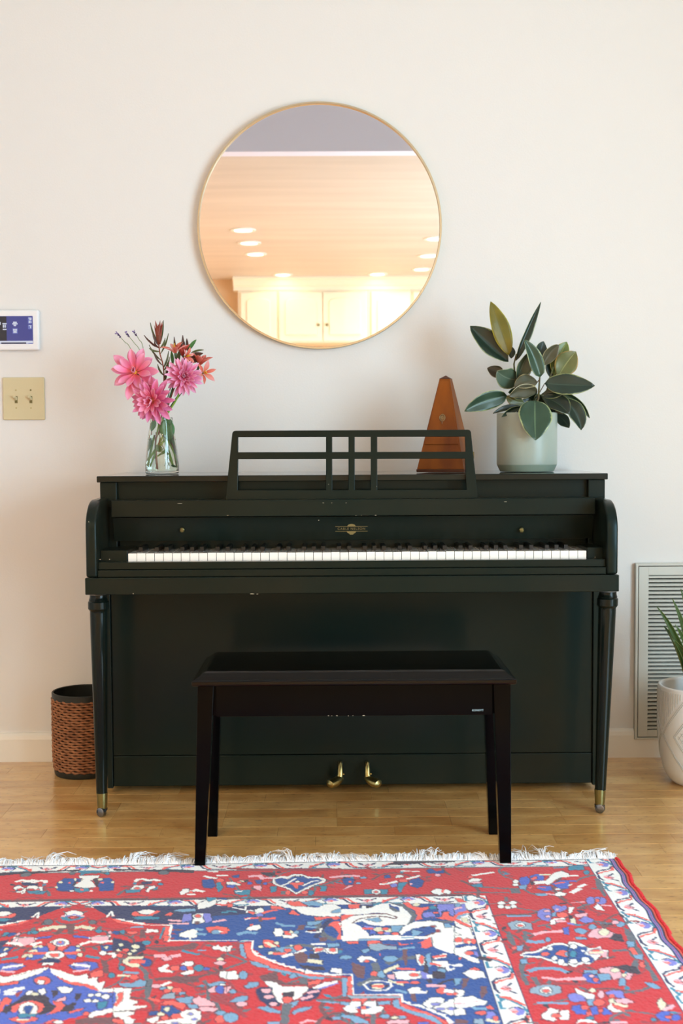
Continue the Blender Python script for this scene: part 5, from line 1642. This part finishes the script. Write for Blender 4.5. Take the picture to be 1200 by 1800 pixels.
w p 1090,700 1160,660 1200,670 1200,820 1160,840 1080,800 960,760
l e 1000,715,50,14 1050,765,50,10 1165,765,40,14
''')
D('40', '''
# end of the white scroll, left of the inner band
w p 0,500 110,540 200,930 0,930
c p 0,500 60,510 120,540 40,545
l p 0,570 100,560 120,640 40,660 0,690
s e 30,575,30,20
i s8 0,615 60,600
c s12 130,645 60,660 0,710
c s11 0,720 60,760 150,800
s s8 120,670 50,690 35,715
y p 60,715 130,710 150,770 90,750
w p 0,760 150,815 190,900 120,910 0,860
n s5 0,800 60,825
n s5 20,905 100,920
# border flowers near the corner
w s9 195,262 300,245 400,232
c e 165,280,30,12
w p 140,310 200,292 280,300 240,335 150,335
i e 230,338,60,10
t p 150,365 280,350 300,390 200,380
g s7 300,385 560,400
g s7 0,440 560,440
g p 570,395 680,395 690,445 600,455
g p 520,490 560,490 560,540 515,535
w e 640,325,30,18 640,358,32,14
m p 680,290 760,270 790,300 780,350 700,370 680,330
m p 790,270 860,245 940,270 930,310 800,310
c p 800,290 860,265 870,290 820,310
s p 670,370 760,360 750,410 690,405
k p 790,320 840,320 830,360 790,350
w p 830,325 960,310 1050,230 1120,215 1200,240 1200,275 1100,280 980,360 950,345 840,355
y s8 900,255 1000,250
m p 1020,350 1120,310 1200,310 1200,400 1100,395
m p 860,370 1010,370 1020,410 960,425 870,400
c s7 1060,345 1150,330
c s6 870,380 950,390
c p 760,385 820,370 800,405
w e 1085,403,30,10
w p 1060,460 1090,430 1170,450 1150,475 1070,480
s p 840,450 960,450 980,470 880,478
i s7 970,455 1040,460
g s6 730,410 800,450 860,465
t s7 1050,180 1150,175
# white four-petal flower
w e 490,553,38,18 610,550,40,18 485,590,36,18 612,590,38,18
w e 555,598,30,16
c e 555,575,30,8
s s9 560,690 790,688
l p 870,640 940,610 1010,620 1010,660 1020,700 990,745 920,735 870,690
l p 1020,590 1060,570 1120,590 1170,580 1180,620 1130,640 1060,650
s p 1020,660 1060,650 1070,700 1020,700
c e 1130,680,62,28
i e 970,637,30,12 980,697,28,12 1075,620,16,14
w p 1000,745 1040,720 1060,750 1050,785 1010,775
i s9 1080,745 1160,745
w s8 1060,725 1150,722
g s6 660,605 860,640
e p 560,770 640,740 700,745 800,770 810,830 720,830 600,840 570,800
w e 690,790,46,24
c e 690,793,28,10
g s8 820,760 890,730
g p 540,870 580,850 600,930 555,930
g p 710,850 750,850 780,930 730,930
i s11 840,885 940,862 1120,850
m p 1140,820 1200,800 1200,890 1150,880
''')
D('41', '''
g p 540,0 610,0 650,90 620,110 570,70
g p 710,0 770,0 790,60 750,70 720,40
s s13 780,60 850,68 920,60
s e 980,38,26,24
s p 650,110 720,100 710,150 660,160
c e 625,130,26,18
w p 685,200 740,170 860,160 960,110 1050,75 1120,70 1200,95 1200,310 1150,315 1050,280 900,230 760,220 690,215
b p 720,205 760,188 870,180 930,160 1000,120 1060,100 1140,100 1200,120 1200,290 1170,290 1050,260 920,215 760,205
w e 1050,235,30,22 1115,275,34,30 1005,135,26,18
c e 950,190,44,18
c p 1045,190 1110,150 1190,160 1190,220 1120,210
s e 1190,190,24,22
g p 690,235 750,235 745,300 720,390 760,450 790,520 740,520 690,410 670,330
s p 690,245 760,240 770,290 700,295
g s6 770,290 840,285
s s12 790,370 860,345 1010,340 1100,350 1170,380
g p 800,440 860,430 900,510 850,515
i s9 930,440 1080,460 1200,450
e p 790,560 880,530 1000,515 1120,540 1120,600 960,645 860,615 790,600
w e 960,578,62,36
c e 962,582,40,16
s s8 880,710 1000,712 1180,715
w p 915,830 970,800 980,770 1090,780 1090,820 1040,830 1030,860 1070,880 1040,905 980,890 920,870
w p 1110,800 1150,785 1200,790 1200,890 1110,880
c e 1065,845,50,20
k s4 910,880 980,895
# blue ground left of the band
b p 0,220 180,260 280,310 380,600 460,800 480,930 0,930
w p 0,130 120,110 220,110 230,140 130,155 110,190 240,240 270,290 200,280 60,220 0,190
w p 0,0 200,0 215,80 120,75 0,100
c e 40,45,40,26 130,55,40,28 195,60,28,26
y e 150,70,18,14
l p 170,160 240,170 250,220 200,195
c e 150,180,44,22
c p 40,225 70,230 50,255
w s10 0,310 60,305
c p 150,350 220,330 260,355 200,370
w p 80,390 150,355 300,375 330,440 260,435 200,455 120,420
s p 0,450 70,445 50,500 0,530
o p 80,440 150,450 120,520 70,560
o p 280,530 340,520 340,600 280,660 260,610
w p 0,560 90,570 100,620 40,640 0,620
c e 5,605,24,14
w p 0,650 200,630 240,665 340,690 320,720 200,740 60,760 0,750
i s5 0,710 110,712
i s4 180,690 240,690
w p 0,780 60,755 110,780 100,830 0,840
c e 275,812,60,22
l p 330,810 400,790 440,830 400,880 330,870
c p 320,750 380,735 420,770 380,775
y s10 350,890 450,905
c e 430,870,30,24
s s9 200,760 320,770
o p 0,880 140,890 130,930 0,930
e p 200,880 290,880 300,930 200,930
''')
D('50', '''
t p 0,160 150,152 160,200 0,205
t e 185,228,30,22
g s7 130,290 250,255
g p 270,290 320,290 380,400 350,430 300,400
g s8 250,395 340,400 380,480
w s6 0,262 90,262
m s9 0,320 60,318
w s10 110,380 170,355
w s13 35,440 110,400
w s5 0,365 30,350
l e 230,525,48,40 345,530,50,38 300,500,30,14
c e 300,525,24,18
w p 265,600 300,560 340,590 380,635 300,620
i s7 350,575 440,580
g s7 90,610 180,570 220,570
i s4 30,550 160,540
w p 0,600 70,590 30,650 0,660
n p 90,630 170,640 120,660
i p 60,670 190,660 200,700 80,700
l p 100,740 160,690 250,720 260,750 180,765
y p 10,720 60,710 80,770 20,770
k p 0,680 60,680 40,720 0,720
l s9 0,770 40,775
s e 250,805,40,28
s p 60,830 120,815 210,850 150,880 70,860
i p 200,890 240,840 290,820 370,820 480,870 440,910 300,925 210,910
y e 370,860,56,34
k p 440,930 470,870 560,880 570,930
g s7 260,740 400,770 560,760
s e 545,775,44,28
i e 490,755,36,20
g p 570,800 640,830 700,930 620,930 590,860
c s6 60,930 150,890
''')
D('51', '''
w p 0,60 60,60 150,90 200,120 260,130 330,110 350,140 420,150 410,240 340,200 300,240 220,300 150,290 60,330 0,300
b p 0,90 60,90 140,120 180,110 190,140 160,190 230,210 260,250 240,280 160,260 80,290 0,280
w e 50,110,34,26 50,270,44,26 175,250,44,26
i p 210,170 260,140 340,130 350,160 400,165 390,230 340,190 220,190
c e 290,160,40,20
y s11 240,175 345,170
t e 45,190,34,36
w e 150,155,18,14
k p 410,30 470,0 560,0 590,60 560,60
s p 70,10 190,15 190,40 80,35
g p 620,0 700,0 720,100 780,160 780,240 690,250 640,190 620,100
s p 610,50 690,60 700,110 620,110
c p 620,130 680,115 730,190 680,190
g s10 480,155 600,145
s p 680,200 780,200 780,250 700,240
g p 790,240 830,270 870,350 930,420 950,470 890,480 850,380 810,340
c p 740,300 770,260 810,320 760,340
g p 670,260 740,250 730,330 750,380 700,370 660,310
k p 430,320 600,305 720,330 750,410 640,390 540,345
i p 320,350 440,325 540,350 560,420 620,390 680,400 640,460 540,450 470,460 440,410 340,390
y e 490,365,44,22 580,415,24,18
s p 540,450 590,450 600,530 530,530
s p 160,360 300,360 310,400 170,400
m p 150,400 220,390 300,420 360,470 330,505 240,500 150,460
s p 290,400 430,400 440,460 340,480
i e 240,425,30,14
c e 285,465,34,20
i s13 0,460 150,450
g s7 580,600 760,580 880,530
s p 810,490 900,500 980,555 920,560 820,520
w p 60,550 110,580 200,610 270,620 270,660 190,670 90,620
l p 0,620 60,610 160,640 180,690 60,700 0,680
m p 40,740 120,730 200,750 180,830 80,820 40,780
c e 175,758,44,18
c p 190,810 230,800 250,840 190,850
m p 220,760 290,740 320,820 260,840
s p 200,680 270,670 260,740 200,730
c e 318,708,58,34
l p 390,600 460,575 560,580 590,660 480,650 420,640
c e 455,640,30,18
i e 340,620,30,40
y e 250,578,34,20 460,690,36,24
w p 400,760 440,710 480,760 560,800 480,810
i p 480,680 600,660 690,700 600,720 500,700
y s9 500,720 600,745
c s8 480,740 590,790
m p 370,760 430,790 460,820 380,840 350,810
c e 340,790,22,20
g s5 600,790 740,805 900,825
y p 935,680 980,655 1020,720 1000,780 960,780
i s9 1010,780 1100,740
m p 980,800 1060,790 1070,840 1060,900 960,890 910,840
m e 1130,860,50,34
c e 1050,855,30,16
t e 220,870,40,20 895,880,30,16
w p 70,930 100,890 200,880 290,900 300,930 240,910 120,910
k s6 300,930 450,905
i s7 450,915 600,915
''')
"""
# ------------------------------------------------------------------ woven waste basket
M['wicker'] = mat('twisted_seagrass', 'A8704A', 0.7, vary=0.6, vscale=30, vcol='7A4A2C', bump=0.5, bscale=220)
M['basket_dark'] = mat('dark_leather_band', '20221C', 0.5); M['basket_in'] = mat('basket_lining', '14160F', 0.8)
bl, br = at(93.5, 1290, -0.135), at(207, 1290, -0.135)
RB = 0.0965; BX = bl.x+RB+0.002; BY = -0.138
zt_ = zz(1213.5, BY, 120); 
basket = thing('waste_basket', 'round woven brown basket with dark rim on the floor left of the piano', 'basket', (BX, BY, 0))
def rb(z): return RB*(0.955+0.045*min(z/0.06, 1))
# strands: each row bulges alternately over and under the upright stakes
nrow, zlo, zhi = 27, 0.018, zt_-0.017
dzr = (zhi-zlo)/nrow; nseg = 168; stakes = 21
Vs, Fs = [], []
rw2 = random.Random(17)
for r_ in range(nrow):
    zc = zlo+dzr*(r_+0.5); ph = (r_ % 2)*PI; b0 = len(Vs); jit = rw2.uniform(-.5, .5)
    for k in range(nseg):
        a = 2*PI*k/nseg; w = math.sin(stakes*a+ph+jit); rr_ = rb(zc)-0.0008+0.0026*w; dz_ = 0.0012*math.cos(stakes*a+ph+jit)+0.0012*math.sin(a*2.0+1)
        tw = 0.0005*math.sin(a*90+r_*2)
        for (dr, dv) in ((-.0016, 0), (0, dzr*.52), (.0020+tw, dzr*.20), (.0020-tw, -dzr*.20), (0, -dzr*.52)):
            q = rr_+dr; Vs.append((q*math.cos(a), q*math.sin(a), zc+dv+dz_))
    for k in range(nseg):
        for j in range(5):
            a1, a2 = b0+k*5+j, b0+k*5+(j+1) % 5; c1, c2 = b0+((k+1) % nseg)*5+j, b0+((k+1) % nseg)*5+(j+1) % 5
            Fs.append((a1, c1, c2, a2))
me = bpy.data.meshes.new('woven_strands'); me.from_pydata(Vs, [], Fs)
for p_ in me.polygons: p_.use_smooth = True
link('woven_strands', me, M['wicker'], basket, 'stuff')
obj('rim_band', lathe(B(), [(RB-0.0045, zhi-0.004), (RB+0.0012, zhi-0.003), (RB+0.0015, zt_-0.002), (RB-0.0005, zt_), (RB-0.0045, zt_-0.001), (RB-0.0045, zhi-0.004)], 0, 0, 64, cap=False), M['basket_dark'], basket, local=True, smooth=True)
obj('base_band', lathe(B(), [(0.0, 0.0004), (RB*0.94, 0.0004), (RB*0.955+0.001, 0.004), (RB*0.97+0.001, 0.017), (RB*0.95, 0.019)], 0, 0, 64, cap=False), M['basket_dark'], basket, local=True, smooth=True)
obj('lining', lathe(B(), [(0.0, 0.003), (RB*0.93, 0.003), (RB-0.005, 0.06), (RB-0.005, zt_-0.003)], 0, 0, 48, cap=False), M['basket_in'], basket, local=True, smooth=True)
# ------------------------------------------------------------------ patterned rug
# knot-by-knot colours: the design is drawn as flat shapes in rug coordinates (u across, v from the far edge)
PHI = R(0.8)
RA = fl(140+14, 1560, RUGT)                       # a point of the rug's middle axis
EX = Vector((math.cos(PHI), math.sin(PHI), 0)); EY = Vector((math.sin(PHI), -math.cos(PHI), 0))
_c = fl(1083, 1508, RUGT); _v0 = (_c-RA).dot(EY)
RO = RA + EY*_v0                                  # far edge on the axis
HALF = (_c-RO).dot(EX)                            # half width
LEN = 1.70
def uv(x, y):
    p = fl(x, y, RUGT) - RO; return (p.dot(EX), p.dot(EY))
PAL = dict(r='C81E2C', p='CC3448', c='EF5F58', n='182660', b='14489A', k='33263E', m='4560C8', l='7C80D8', t='2F86AA', s='74A3CB',
           w='F3F6FC', y='E2E0C8', i='F3B4C4', g='5F6674', o='6E4650', d='9C3442', a='232A5E', e='8FA8C0')
PAL = {k: np.array(hexc(v)) for k, v in PAL.items()}
CS = 0.0021
NU, NV = int(2*HALF/CS)+1, int(LEN/2/CS)+2
ras = np.zeros((NV, NU, 3)); 
def fill(pts, col, umax=None):
    P = np.array(pts); u = (P[:, 0]+HALF)/CS; v = P[:, 1]/CS
    i0, i1 = max(int(v.min()), 0), min(int(v.max())+2, NV); j0, j1 = max(int(u.min()), 0), min(int(u.max())+2, NU)
    if umax is not None: j1 = min(j1, int((umax+HALF)/CS))
    if i1 <= i0 or j1 <= j0: return
    jj, ii = np.meshgrid(np.arange(j0, j1)+0.5, np.arange(i0, i1)+0.5)
    ins = np.zeros(jj.shape, bool); n = len(u); k = n-1
    for q in range(n):
        c = (v[q] > ii) != (v[k] > ii)
        with np.errstate(divide='ignore', invalid='ignore'):
            xs = (u[k]-u[q])*(ii-v[q])/(v[k]-v[q])+u[q]
        ins ^= c & (jj < xs); k = q
    sub = ras[i0:i1, j0:j1]; sub[ins] = PAL[col]
def shade(pts, grow, umax=None):                 # dark outline knots round a motif
    P = np.array(pts); c = P.mean(0); ext = (P.max(0)-P.min(0))
    if ext[0]*ext[1] > 0.02 or max(ext) > 0.28: return
    d = P-c; L = np.linalg.norm(d, axis=1, keepdims=True)+1e-6
    keep = PAL['_'] if '_' in PAL else None
    i0, i1 = max(int((P[:, 1].min()-0.006)/CS), 0), min(int((P[:, 1].max()+0.008)/CS), NV)
    j0, j1 = max(int((P[:, 0].min()-0.006+HALF)/CS), 0), min(int((P[:, 0].max()+0.008+HALF)/CS), NU)
    if umax is not None: j1 = min(j1, int((umax+HALF)/CS))
    if i1 <= i0 or j1 <= j0: return
    before = ras[i0:i1, j0:j1].copy(); PAL['#'] = np.array((-1.0, -1, -1))
    fill((P+d/L*grow).tolist(), '#', umax)
    sub = ras[i0:i1, j0:j1]; m = sub[..., 0] < 0
    sub[m] = before[m]*0.30+np.array((0.008, 0.012, 0.035))
    rest = ras[..., 0] < 0
    if rest.any(): ras[rest] = (0.03, 0.03, 0.08)
def seg(pts, w, col, umax=None):                  # stroke, w in metres
    for a, b_ in zip(pts[:-1], pts[1:]):
        a = Vector(a); b2_ = Vector(b_); d = (b2_-a)
        if d.length < 1e-6: continue
        d.normalize(); n = Vector((-d.y, d.x))*w/2; e = d*w*0.35
        fill([a+n-e, b2_+n+e, b2_-n+e, a-n-e], col, umax)
DRAW = []
def D(tile, s):
    """tile 'cr' = 200x150 px block seen six times enlarged; lines: colour kind numbers"""
    for ln in s.strip().split('\n'):
        ln = ln.split('#')[0].strip()
        if ln: DRAW.append((tile, ln))
def topx(tile, x, y):
    if tile == 'F': return x, y
    return int(tile[0])*200 + x/6.0, 1495 + int(tile[1])*150 + y/6.0
def rough(pts, amp=0.0012, step=0.006):
    out = []; n = len(pts)
    for i in range(n):
        a, b_ = Vector(pts[i]), Vector(pts[(i+1) % n]); m_ = max(1, int((b_-a).length/step))
        for k in range(m_):
            q = a.lerp(b_, k/m_); out.append((q.x+rw.uniform(-amp, amp), q.y+rw.uniform(-amp, amp)))
    return out
def paint(only_left=False):
    umax = 0.0 if only_left else None
    for tile, ln in DRAW:
        if only_left and (tile == 'F' or tile[0] != '0'): continue
        t = ln.split(); col, kind = t[0], t[1]
        if kind == 'p':
            q_ = rough([uv(*topx(tile, *map(float, q.split(',')))) for q in t[2:]])
            if tile != 'F' and col not in 'gokd': shade(q_, 0.0027, umax)
            fill(q_, col, umax)
        elif kind[0] == 's':
            seg([uv(*topx(tile, *map(float, q.split(',')))) for q in t[2:]], float(kind[1:])*0.001, col, umax)
        elif kind == 'e':
            for q in t[2:]:
                x, y, rx, ry = map(float, q.split(','))
                q_ = rough([uv(*topx(tile, x+rx*math.cos(a), y+ry*math.sin(a))) for a in [2*PI*k/12 for k in range(12)]], 0.0008)
                if rx > 20: shade(q_, 0.0025, umax)
                fill(q_, col, umax)
        elif kind == 'z':                         # stroke with teeth:  width, then points
            pts = [Vector(uv(*topx(tile, *map(float, q.split(','))))) for q in t[3:]]; w = float(t[2])*0.001
            for a, b_ in zip(pts[:-1], pts[1:]):
                L = (b_-a).length; n_ = max(1, int(L/0.020)); d = (b_-a)/n_; nn = Vector((d.y, -d.x)).normalized()
                for k in range(n_):
                    q = a+d*k; fill([q-nn*w*0.5, q+d-nn*w*0.5, q+d+nn*w*0.4, q+d*0.8+nn*w*2.0, q+nn*w*0.5], col, umax)
rw = random.Random(12)
ras[:] = PAL['r']
# guard bands: inner one round the field, outer one round the rug
def band(P0, P1, Q0, Q1, flip=False):
    """white band with a running vine. P0-P1 inner line, Q0-Q1 outer line (u,v)"""
    P0, P1, Q0, Q1 = map(Vector, (P0, P1, Q0, Q1))
    def f(s, t): return tuple((P0.lerp(P1, t)).lerp(Q0.lerp(Q1, t), s))
    L = (P1-P0).length; n = max(1, round(L/0.178)); w = (Q0-P0).length
    fill([f(0, 0), f(0, 1), f(1, 1), f(1, 0)], 'w')
    for k in range(n):
        T = lambda s, t: f(s, (k+t)/n)
        seg([T(.12, .02), T(.14, .16), T(.24, .17)], .006, 't'); seg([T(.20, .0), T(.34, -.06), T(.60, .02), T(.88, .14), T(.94, .26)], .0055, 't')
        seg([T(.30, -.09), T(.62, -.02), T(.93, .10)], .006, 'c')
        seg([T(.92, .30), T(.80, .40), T(.30, .46), T(.14, .52), T(.12, .72), T(.22, .80)], .0055, 'n')
        seg([T(.93, .34), T(.83, .45), T(.38, .51), T(.20, .56)], .006, 'c')
        seg([T(.12, .84), T(.22, .97)], .007, 't'); seg([T(.22, .90), T(.55, .92)], .005, 'c')
        fill([T(.42, .22), T(.60, .14), T(.80, .17), T(.88, .24), T(.78, .31), T(.58, .33)], 'l'); fill([T(.34, .20), T(.60, .19), T(.66, .25), T(.52, .30)], 'i')
        seg([T(.36, .17), T(.66, .13), T(.85, .19)], .0028, 'n'); seg([T(.46, .25), T(.58, .24)], .005, 'c')
        fill([T(.30, .68), T(.48, .62), T(.62, .66), T(.74, .72), T(.56, .78), T(.40, .76)], 'i'); seg([T(.34, .70), T(.58, .72)], .004, 'c')
        seg([T(.58, .64), T(.76, .58)], .0055, 'n'); seg([T(.60, .76), T(.80, .82)], .0045, 'n'); seg([T(.48, .67), T(.66, .71)], .003, 'o')
    seg([f(0, 0), f(0, 1)], .0028, 'n'); seg([f(1, 0), f(1, 1)], .0028, 'n'); seg([f(.045, 0), f(.045, 1)], .0022, 'w')
H = HALF; V2 = LEN/2+0.05
ga0, ga1 = 0.021, 0.077                            # outer band: distance from the edge
fill([(-H, 0), (H, 0), (H, 0.006), (-H, 0.006)], 'n')
fill([(H-0.008, 0), (H, 0), (H, V2), (H-0.008, V2)], 'c'); fill([(H-0.021, 0), (H-0.008, 0), (H-0.008, V2), (H-0.021, V2)], 'l')
seg([(H-0.0105, 0), (H-0.0105, V2)], .0025, 'k'); seg([(H-0.0155, 0), (H-0.0155, V2)], .002, 'd')
band((0.0, 0.050), (H-0.03, 0.050), (0.0, 0.007), (H-0.03, 0.007))
seg([(0, .053), (H-.07, .053)], .004, 'g')
band((H-ga1, 0.0), (H-ga1, V2), (H-ga0, 0.0), (H-ga0, V2))
fu0, fv0 = uv(822, 1591)[0], uv(600, 1590)[1]      # field corner
gu0, gv0 = uv(858, 1577)[0], uv(600, 1577.5)[1]
gu1 = uv(935, 1800)[0]; fu1 = uv(878, 1800)[0]; gv1 = uv(935, 1800)[1]
_g = (gu1+gu0)/2; _f = (fu0+fu1)/2
fill([(0, gv0), (_g, gv0), (_g, V2), (0, V2)], 'w')
fill([(0, fv0), (_f, fv0), (_f, V2), (0, V2)], 'b')
band((0.0, fv0), (_f+.01, fv0), (0.0, gv0), (_f+.01, gv0)); band((_f, gv0), (_f, V2), (_g, gv0), (_g, V2))
seg([(0, gv0-.006), (_g-.03, gv0-.006)], .009, 'o')
exec(RUG_DRAWING)
# fields first, then trailing stems and dark leaves in the reds, then the motifs
ALL = DRAW; DRAW = [q for q in ALL if q[0] == 'F']; paint()
rv = random.Random(31)
reds = (np.abs(ras-PAL['r']).sum(-1) < 1e-6); navies = (np.abs(ras-PAL['b']).sum(-1) < 1e-6)
def wander(n, cols, wd, step, mask):
    for _ in range(n):
        u = rv.uniform(-0.02, HALF-0.09); v = rv.uniform(0.06, LEN/2); a = rv.uniform(0, 6.28); col = rv.choice(cols); w = rv.uniform(*wd); c = rv.uniform(-.5, .5)
        for k in range(rv.randint(3, 8)):
            j, i = int((u+HALF)/CS), int(v/CS)
            if not (0 <= i < NV and 0 <= j < NU) or not mask[i, j]: break
            u2, v2 = u+math.cos(a)*step, v+math.sin(a)*step
            seg([(u, v), (u2, v2)], w, col); u, v = u2, v2; a += c+rv.uniform(-.25, .25)
            if rv.random() < .3:
                e = a+1.5; fill([(u, v), (u+math.cos(e-.5)*.012, v+math.sin(e-.5)*.012), (u+math.cos(e)*.024, v+math.sin(e)*.024), (u+math.cos(e+.5)*.012, v+math.sin(e+.5)*.012)], rv.choice('gotdk'))
wander(230, 'oogdd', (.004, .009), .018, reds)
wander(60, 'koag', (.006, .016), .02, navies)
DRAW = [q for q in ALL if q[0] != 'F']; paint(); DRAW = ALL
# left half mirrors the right, then what is drawn left of the axis goes on top
mid = NU//2
ras[:, :mid] = ras[:, ::-1][:, :mid]
rw = random.Random(12)
paint(True)
# each knot varies a little; rows of weft show
rs_ = np.random.RandomState(5)
# mesh grid: fine where the rug is seen closely, coarser beyond
ul = np.concatenate([np.arange(-HALF, -0.32, 0.0065), np.arange(-0.32, HALF, CS), [HALF]])
vl = np.concatenate([np.arange(0, 0.87, 0.0028), np.arange(0.87, LEN-0.002, 0.006), [LEN]])
U, V = np.meshgrid(ul, vl)
vm = np.minimum(V, LEN-V)
iu = np.clip(((U+HALF)/CS).astype(int), 0, NU-1); iv = np.clip((vm/CS).astype(int), 0, NV-1)
colr = ras[iv, iu]
ab = (np.sin(V*2*PI/0.37)*0.5 + np.sin(V*2*PI/0.113+1.3)*0.3 + rs_.normal(0, 0.35, (len(vl), 1)))   # abrash: bands of dye lots along the rows
colr = colr*(1+0.035*ab[..., None])*(1+rs_.normal(0, 0.045, U.shape)[..., None])
colr = np.clip(colr, 0.004, 0.92)
edge = np.minimum(np.minimum(U+HALF, HALF-U), np.minimum(V, LEN-V))
Z = RUGT*np.clip(0.35+edge/0.006, 0, 1) - 0.0004 + rs_.normal(0, 0.00032, U.shape) + 0.0007*np.sin(U*9+V*7)*np.sin(V*11)
wob = 0.0035*np.sin(V*23)+0.002*np.sin(V*61+1)
Uw = U + np.where(HALF-U < 0.03, wob, 0)
wob2 = 0.003*np.sin(U*7+.5)+0.0015*np.sin(U*19)
Vw = V + np.where(V < 0.02, wob2, 0)
X = RO.x+Uw*EX.x+Vw*EY.x; Y = RO.y+Uw*EX.y+Vw*EY.y
nv_, nu_ = U.shape
co = np.stack([X-RO.x, Y-RO.y, Z], -1).reshape(-1, 3).astype(np.float32)
idx = np.arange(nv_*nu_).reshape(nv_, nu_)
q = np.stack([idx[:-1, :-1], idx[1:, :-1], idx[1:, 1:], idx[:-1, 1:]], -1).reshape(-1, 4)
me = bpy.data.meshes.new('pile'); me.vertices.add(len(co)); me.vertices.foreach_set('co', co.ravel())
me.loops.add(q.size); me.loops.foreach_set('vertex_index', q.ravel().astype(np.int32))
me.polygons.add(len(q)); me.polygons.foreach_set('loop_start', (np.arange(len(q))*4).astype(np.int32))
me.update(calc_edges=True)
ca = me.color_attributes.new('knots', 'FLOAT_COLOR', 'POINT')
ca.data.foreach_set('color', np.concatenate([colr.reshape(-1, 3), np.ones((len(co), 1))], 1).astype(np.float32).ravel())
mr_ = bpy.data.materials.new('wool_pile'); mr_.use_nodes = True; nt = mr_.node_tree; bs = nt.nodes['Principled BSDF']
at_ = nt.nodes.new('ShaderNodeAttribute'); at_.attribute_name = 'knots'; nt.links.new(at_.outputs['Color'], bs.inputs['Base Color'])
bs.inputs['Roughness'].default_value = 0.9; bs.inputs['Sheen Weight'].default_value = 0.25; bs.inputs['Sheen Roughness'].default_value = 0.5
bs.inputs['Specular IOR Level'].default_value = 0.2
rug = thing('persian_rug', 'red and blue patterned wool rug with white fringe under the front of the bench', 'rug', (RO.x, RO.y, 0))
link('pile', me, mr_, rug)
# white fringe along both ends, red wool overcasting along the sides
M['fringe'] = mat('fringe_cotton', 'F8F8FB', 0.85); M['selvage'] = mat('selvage_wool', 'D8343C', 0.95)
def strands(name, gen, m):
    Vs, Fs = [], []
    for pts, w in gen:
        b0 = len(Vs); n = len(pts)
        for i, p in enumerate(pts):
            t = (pts[min(i+1, n-1)]-pts[max(i-1, 0)]); t = t.normalized() if t.length else Vector((0, 1, 0))
            s = t.cross(Vector((0, 0, 1))); s = s.normalized() if s.length > 1e-6 else Vector((1, 0, 0)); k = w*(1-0.6*i/(n-1))
            Vs += [tuple(p+s*k), tuple(p+Vector((0, 0, 1.2))*k), tuple(p-s*k)]
        for i in range(n-1):
            a = b0+i*3
            Fs += [(a, a+1, a+4, a+3), (a+1, a+2, a+5, a+4), (a+2, a, a+3, a+5)]
    me = bpy.data.meshes.new(name); me.from_pydata(Vs, [], Fs); me.transform(wmat(rug).inverted())
    for p_ in me.polygons: p_.use_smooth = True
    return link(name, me, m, rug, 'stuff')
def W3(u, v, z): return Vector((RO.x+u*EX.x+v*EY.x, RO.y+u*EX.y+v*EY.y, z))
def fringe_gen(v_edge, sgn, seed, dens):
    r = random.Random(seed); u = -HALF+0.004; lean = 0
    while u < HALF-0.003:
        clump = r.random(); lean = 0.75*lean+0.25*r.uniform(-1, 1)*1.6
        L = (0.032+0.016*r.random())*(1.0 if clump > 0.12 else 1.7)
        lift = 0.005+(0.022 if clump < 0.08 else 0.012)*r.random()
        for k in range(dens):
            a = lean+r.uniform(-.45, .45); l = L*r.uniform(0.6, 1.1); uu = u+r.uniform(-.004, .004)
            vv = v_edge-sgn*0.002+(0.003*math.sin(uu*7+.5) if sgn > 0 else 0)
            c = [W3(uu, vv, 0.006), W3(uu+a*l*0.3, vv-sgn*l*0.35, 0.005+lift*r.uniform(.5, 1)), W3(uu+a*l*0.75, vv-sgn*l*0.75, 0.003+lift*r.uniform(.2, .9)), W3(uu+a*l*1.1, vv-sgn*l*0.95, 0.0022+lift*0.35*r.random())]
            yield c, r.uniform(0.0010, 0.0019)
        u += 0.0048
strands('fringe', fringe_gen(0.0, 1, 3, 9), M['fringe']); strands('fringe', fringe_gen(LEN, -1, 5, 2), M['fringe'])
def selv_gen(sgn, seed):
    r = random.Random(seed); v = 0.0
    while v < (LEN if sgn < 0 else LEN):
        w0 = 0.0035*math.sin(v*23)+0.002*math.sin(v*61+1)
        for k in range(3):
            u0 = sgn*(HALF+(w0 if sgn > 0 else 0)-0.005); l = 0.004+0.007*r.random()
            a = r.uniform(-.6, .6)
            yield [W3(u0, v, 0.008), W3(u0+sgn*l*0.5, v+a*l*0.5, 0.008+0.004*r.random()), W3(u0+sgn*l, v+a*l, 0.003+0.004*r.random())], r.uniform(0.0012, 0.0022)
        v += 0.0032
strands('selvage_tufts', selv_gen(1, 2), M['selvage']); strands('selvage_tufts', selv_gen(-1, 6), M['selvage'])
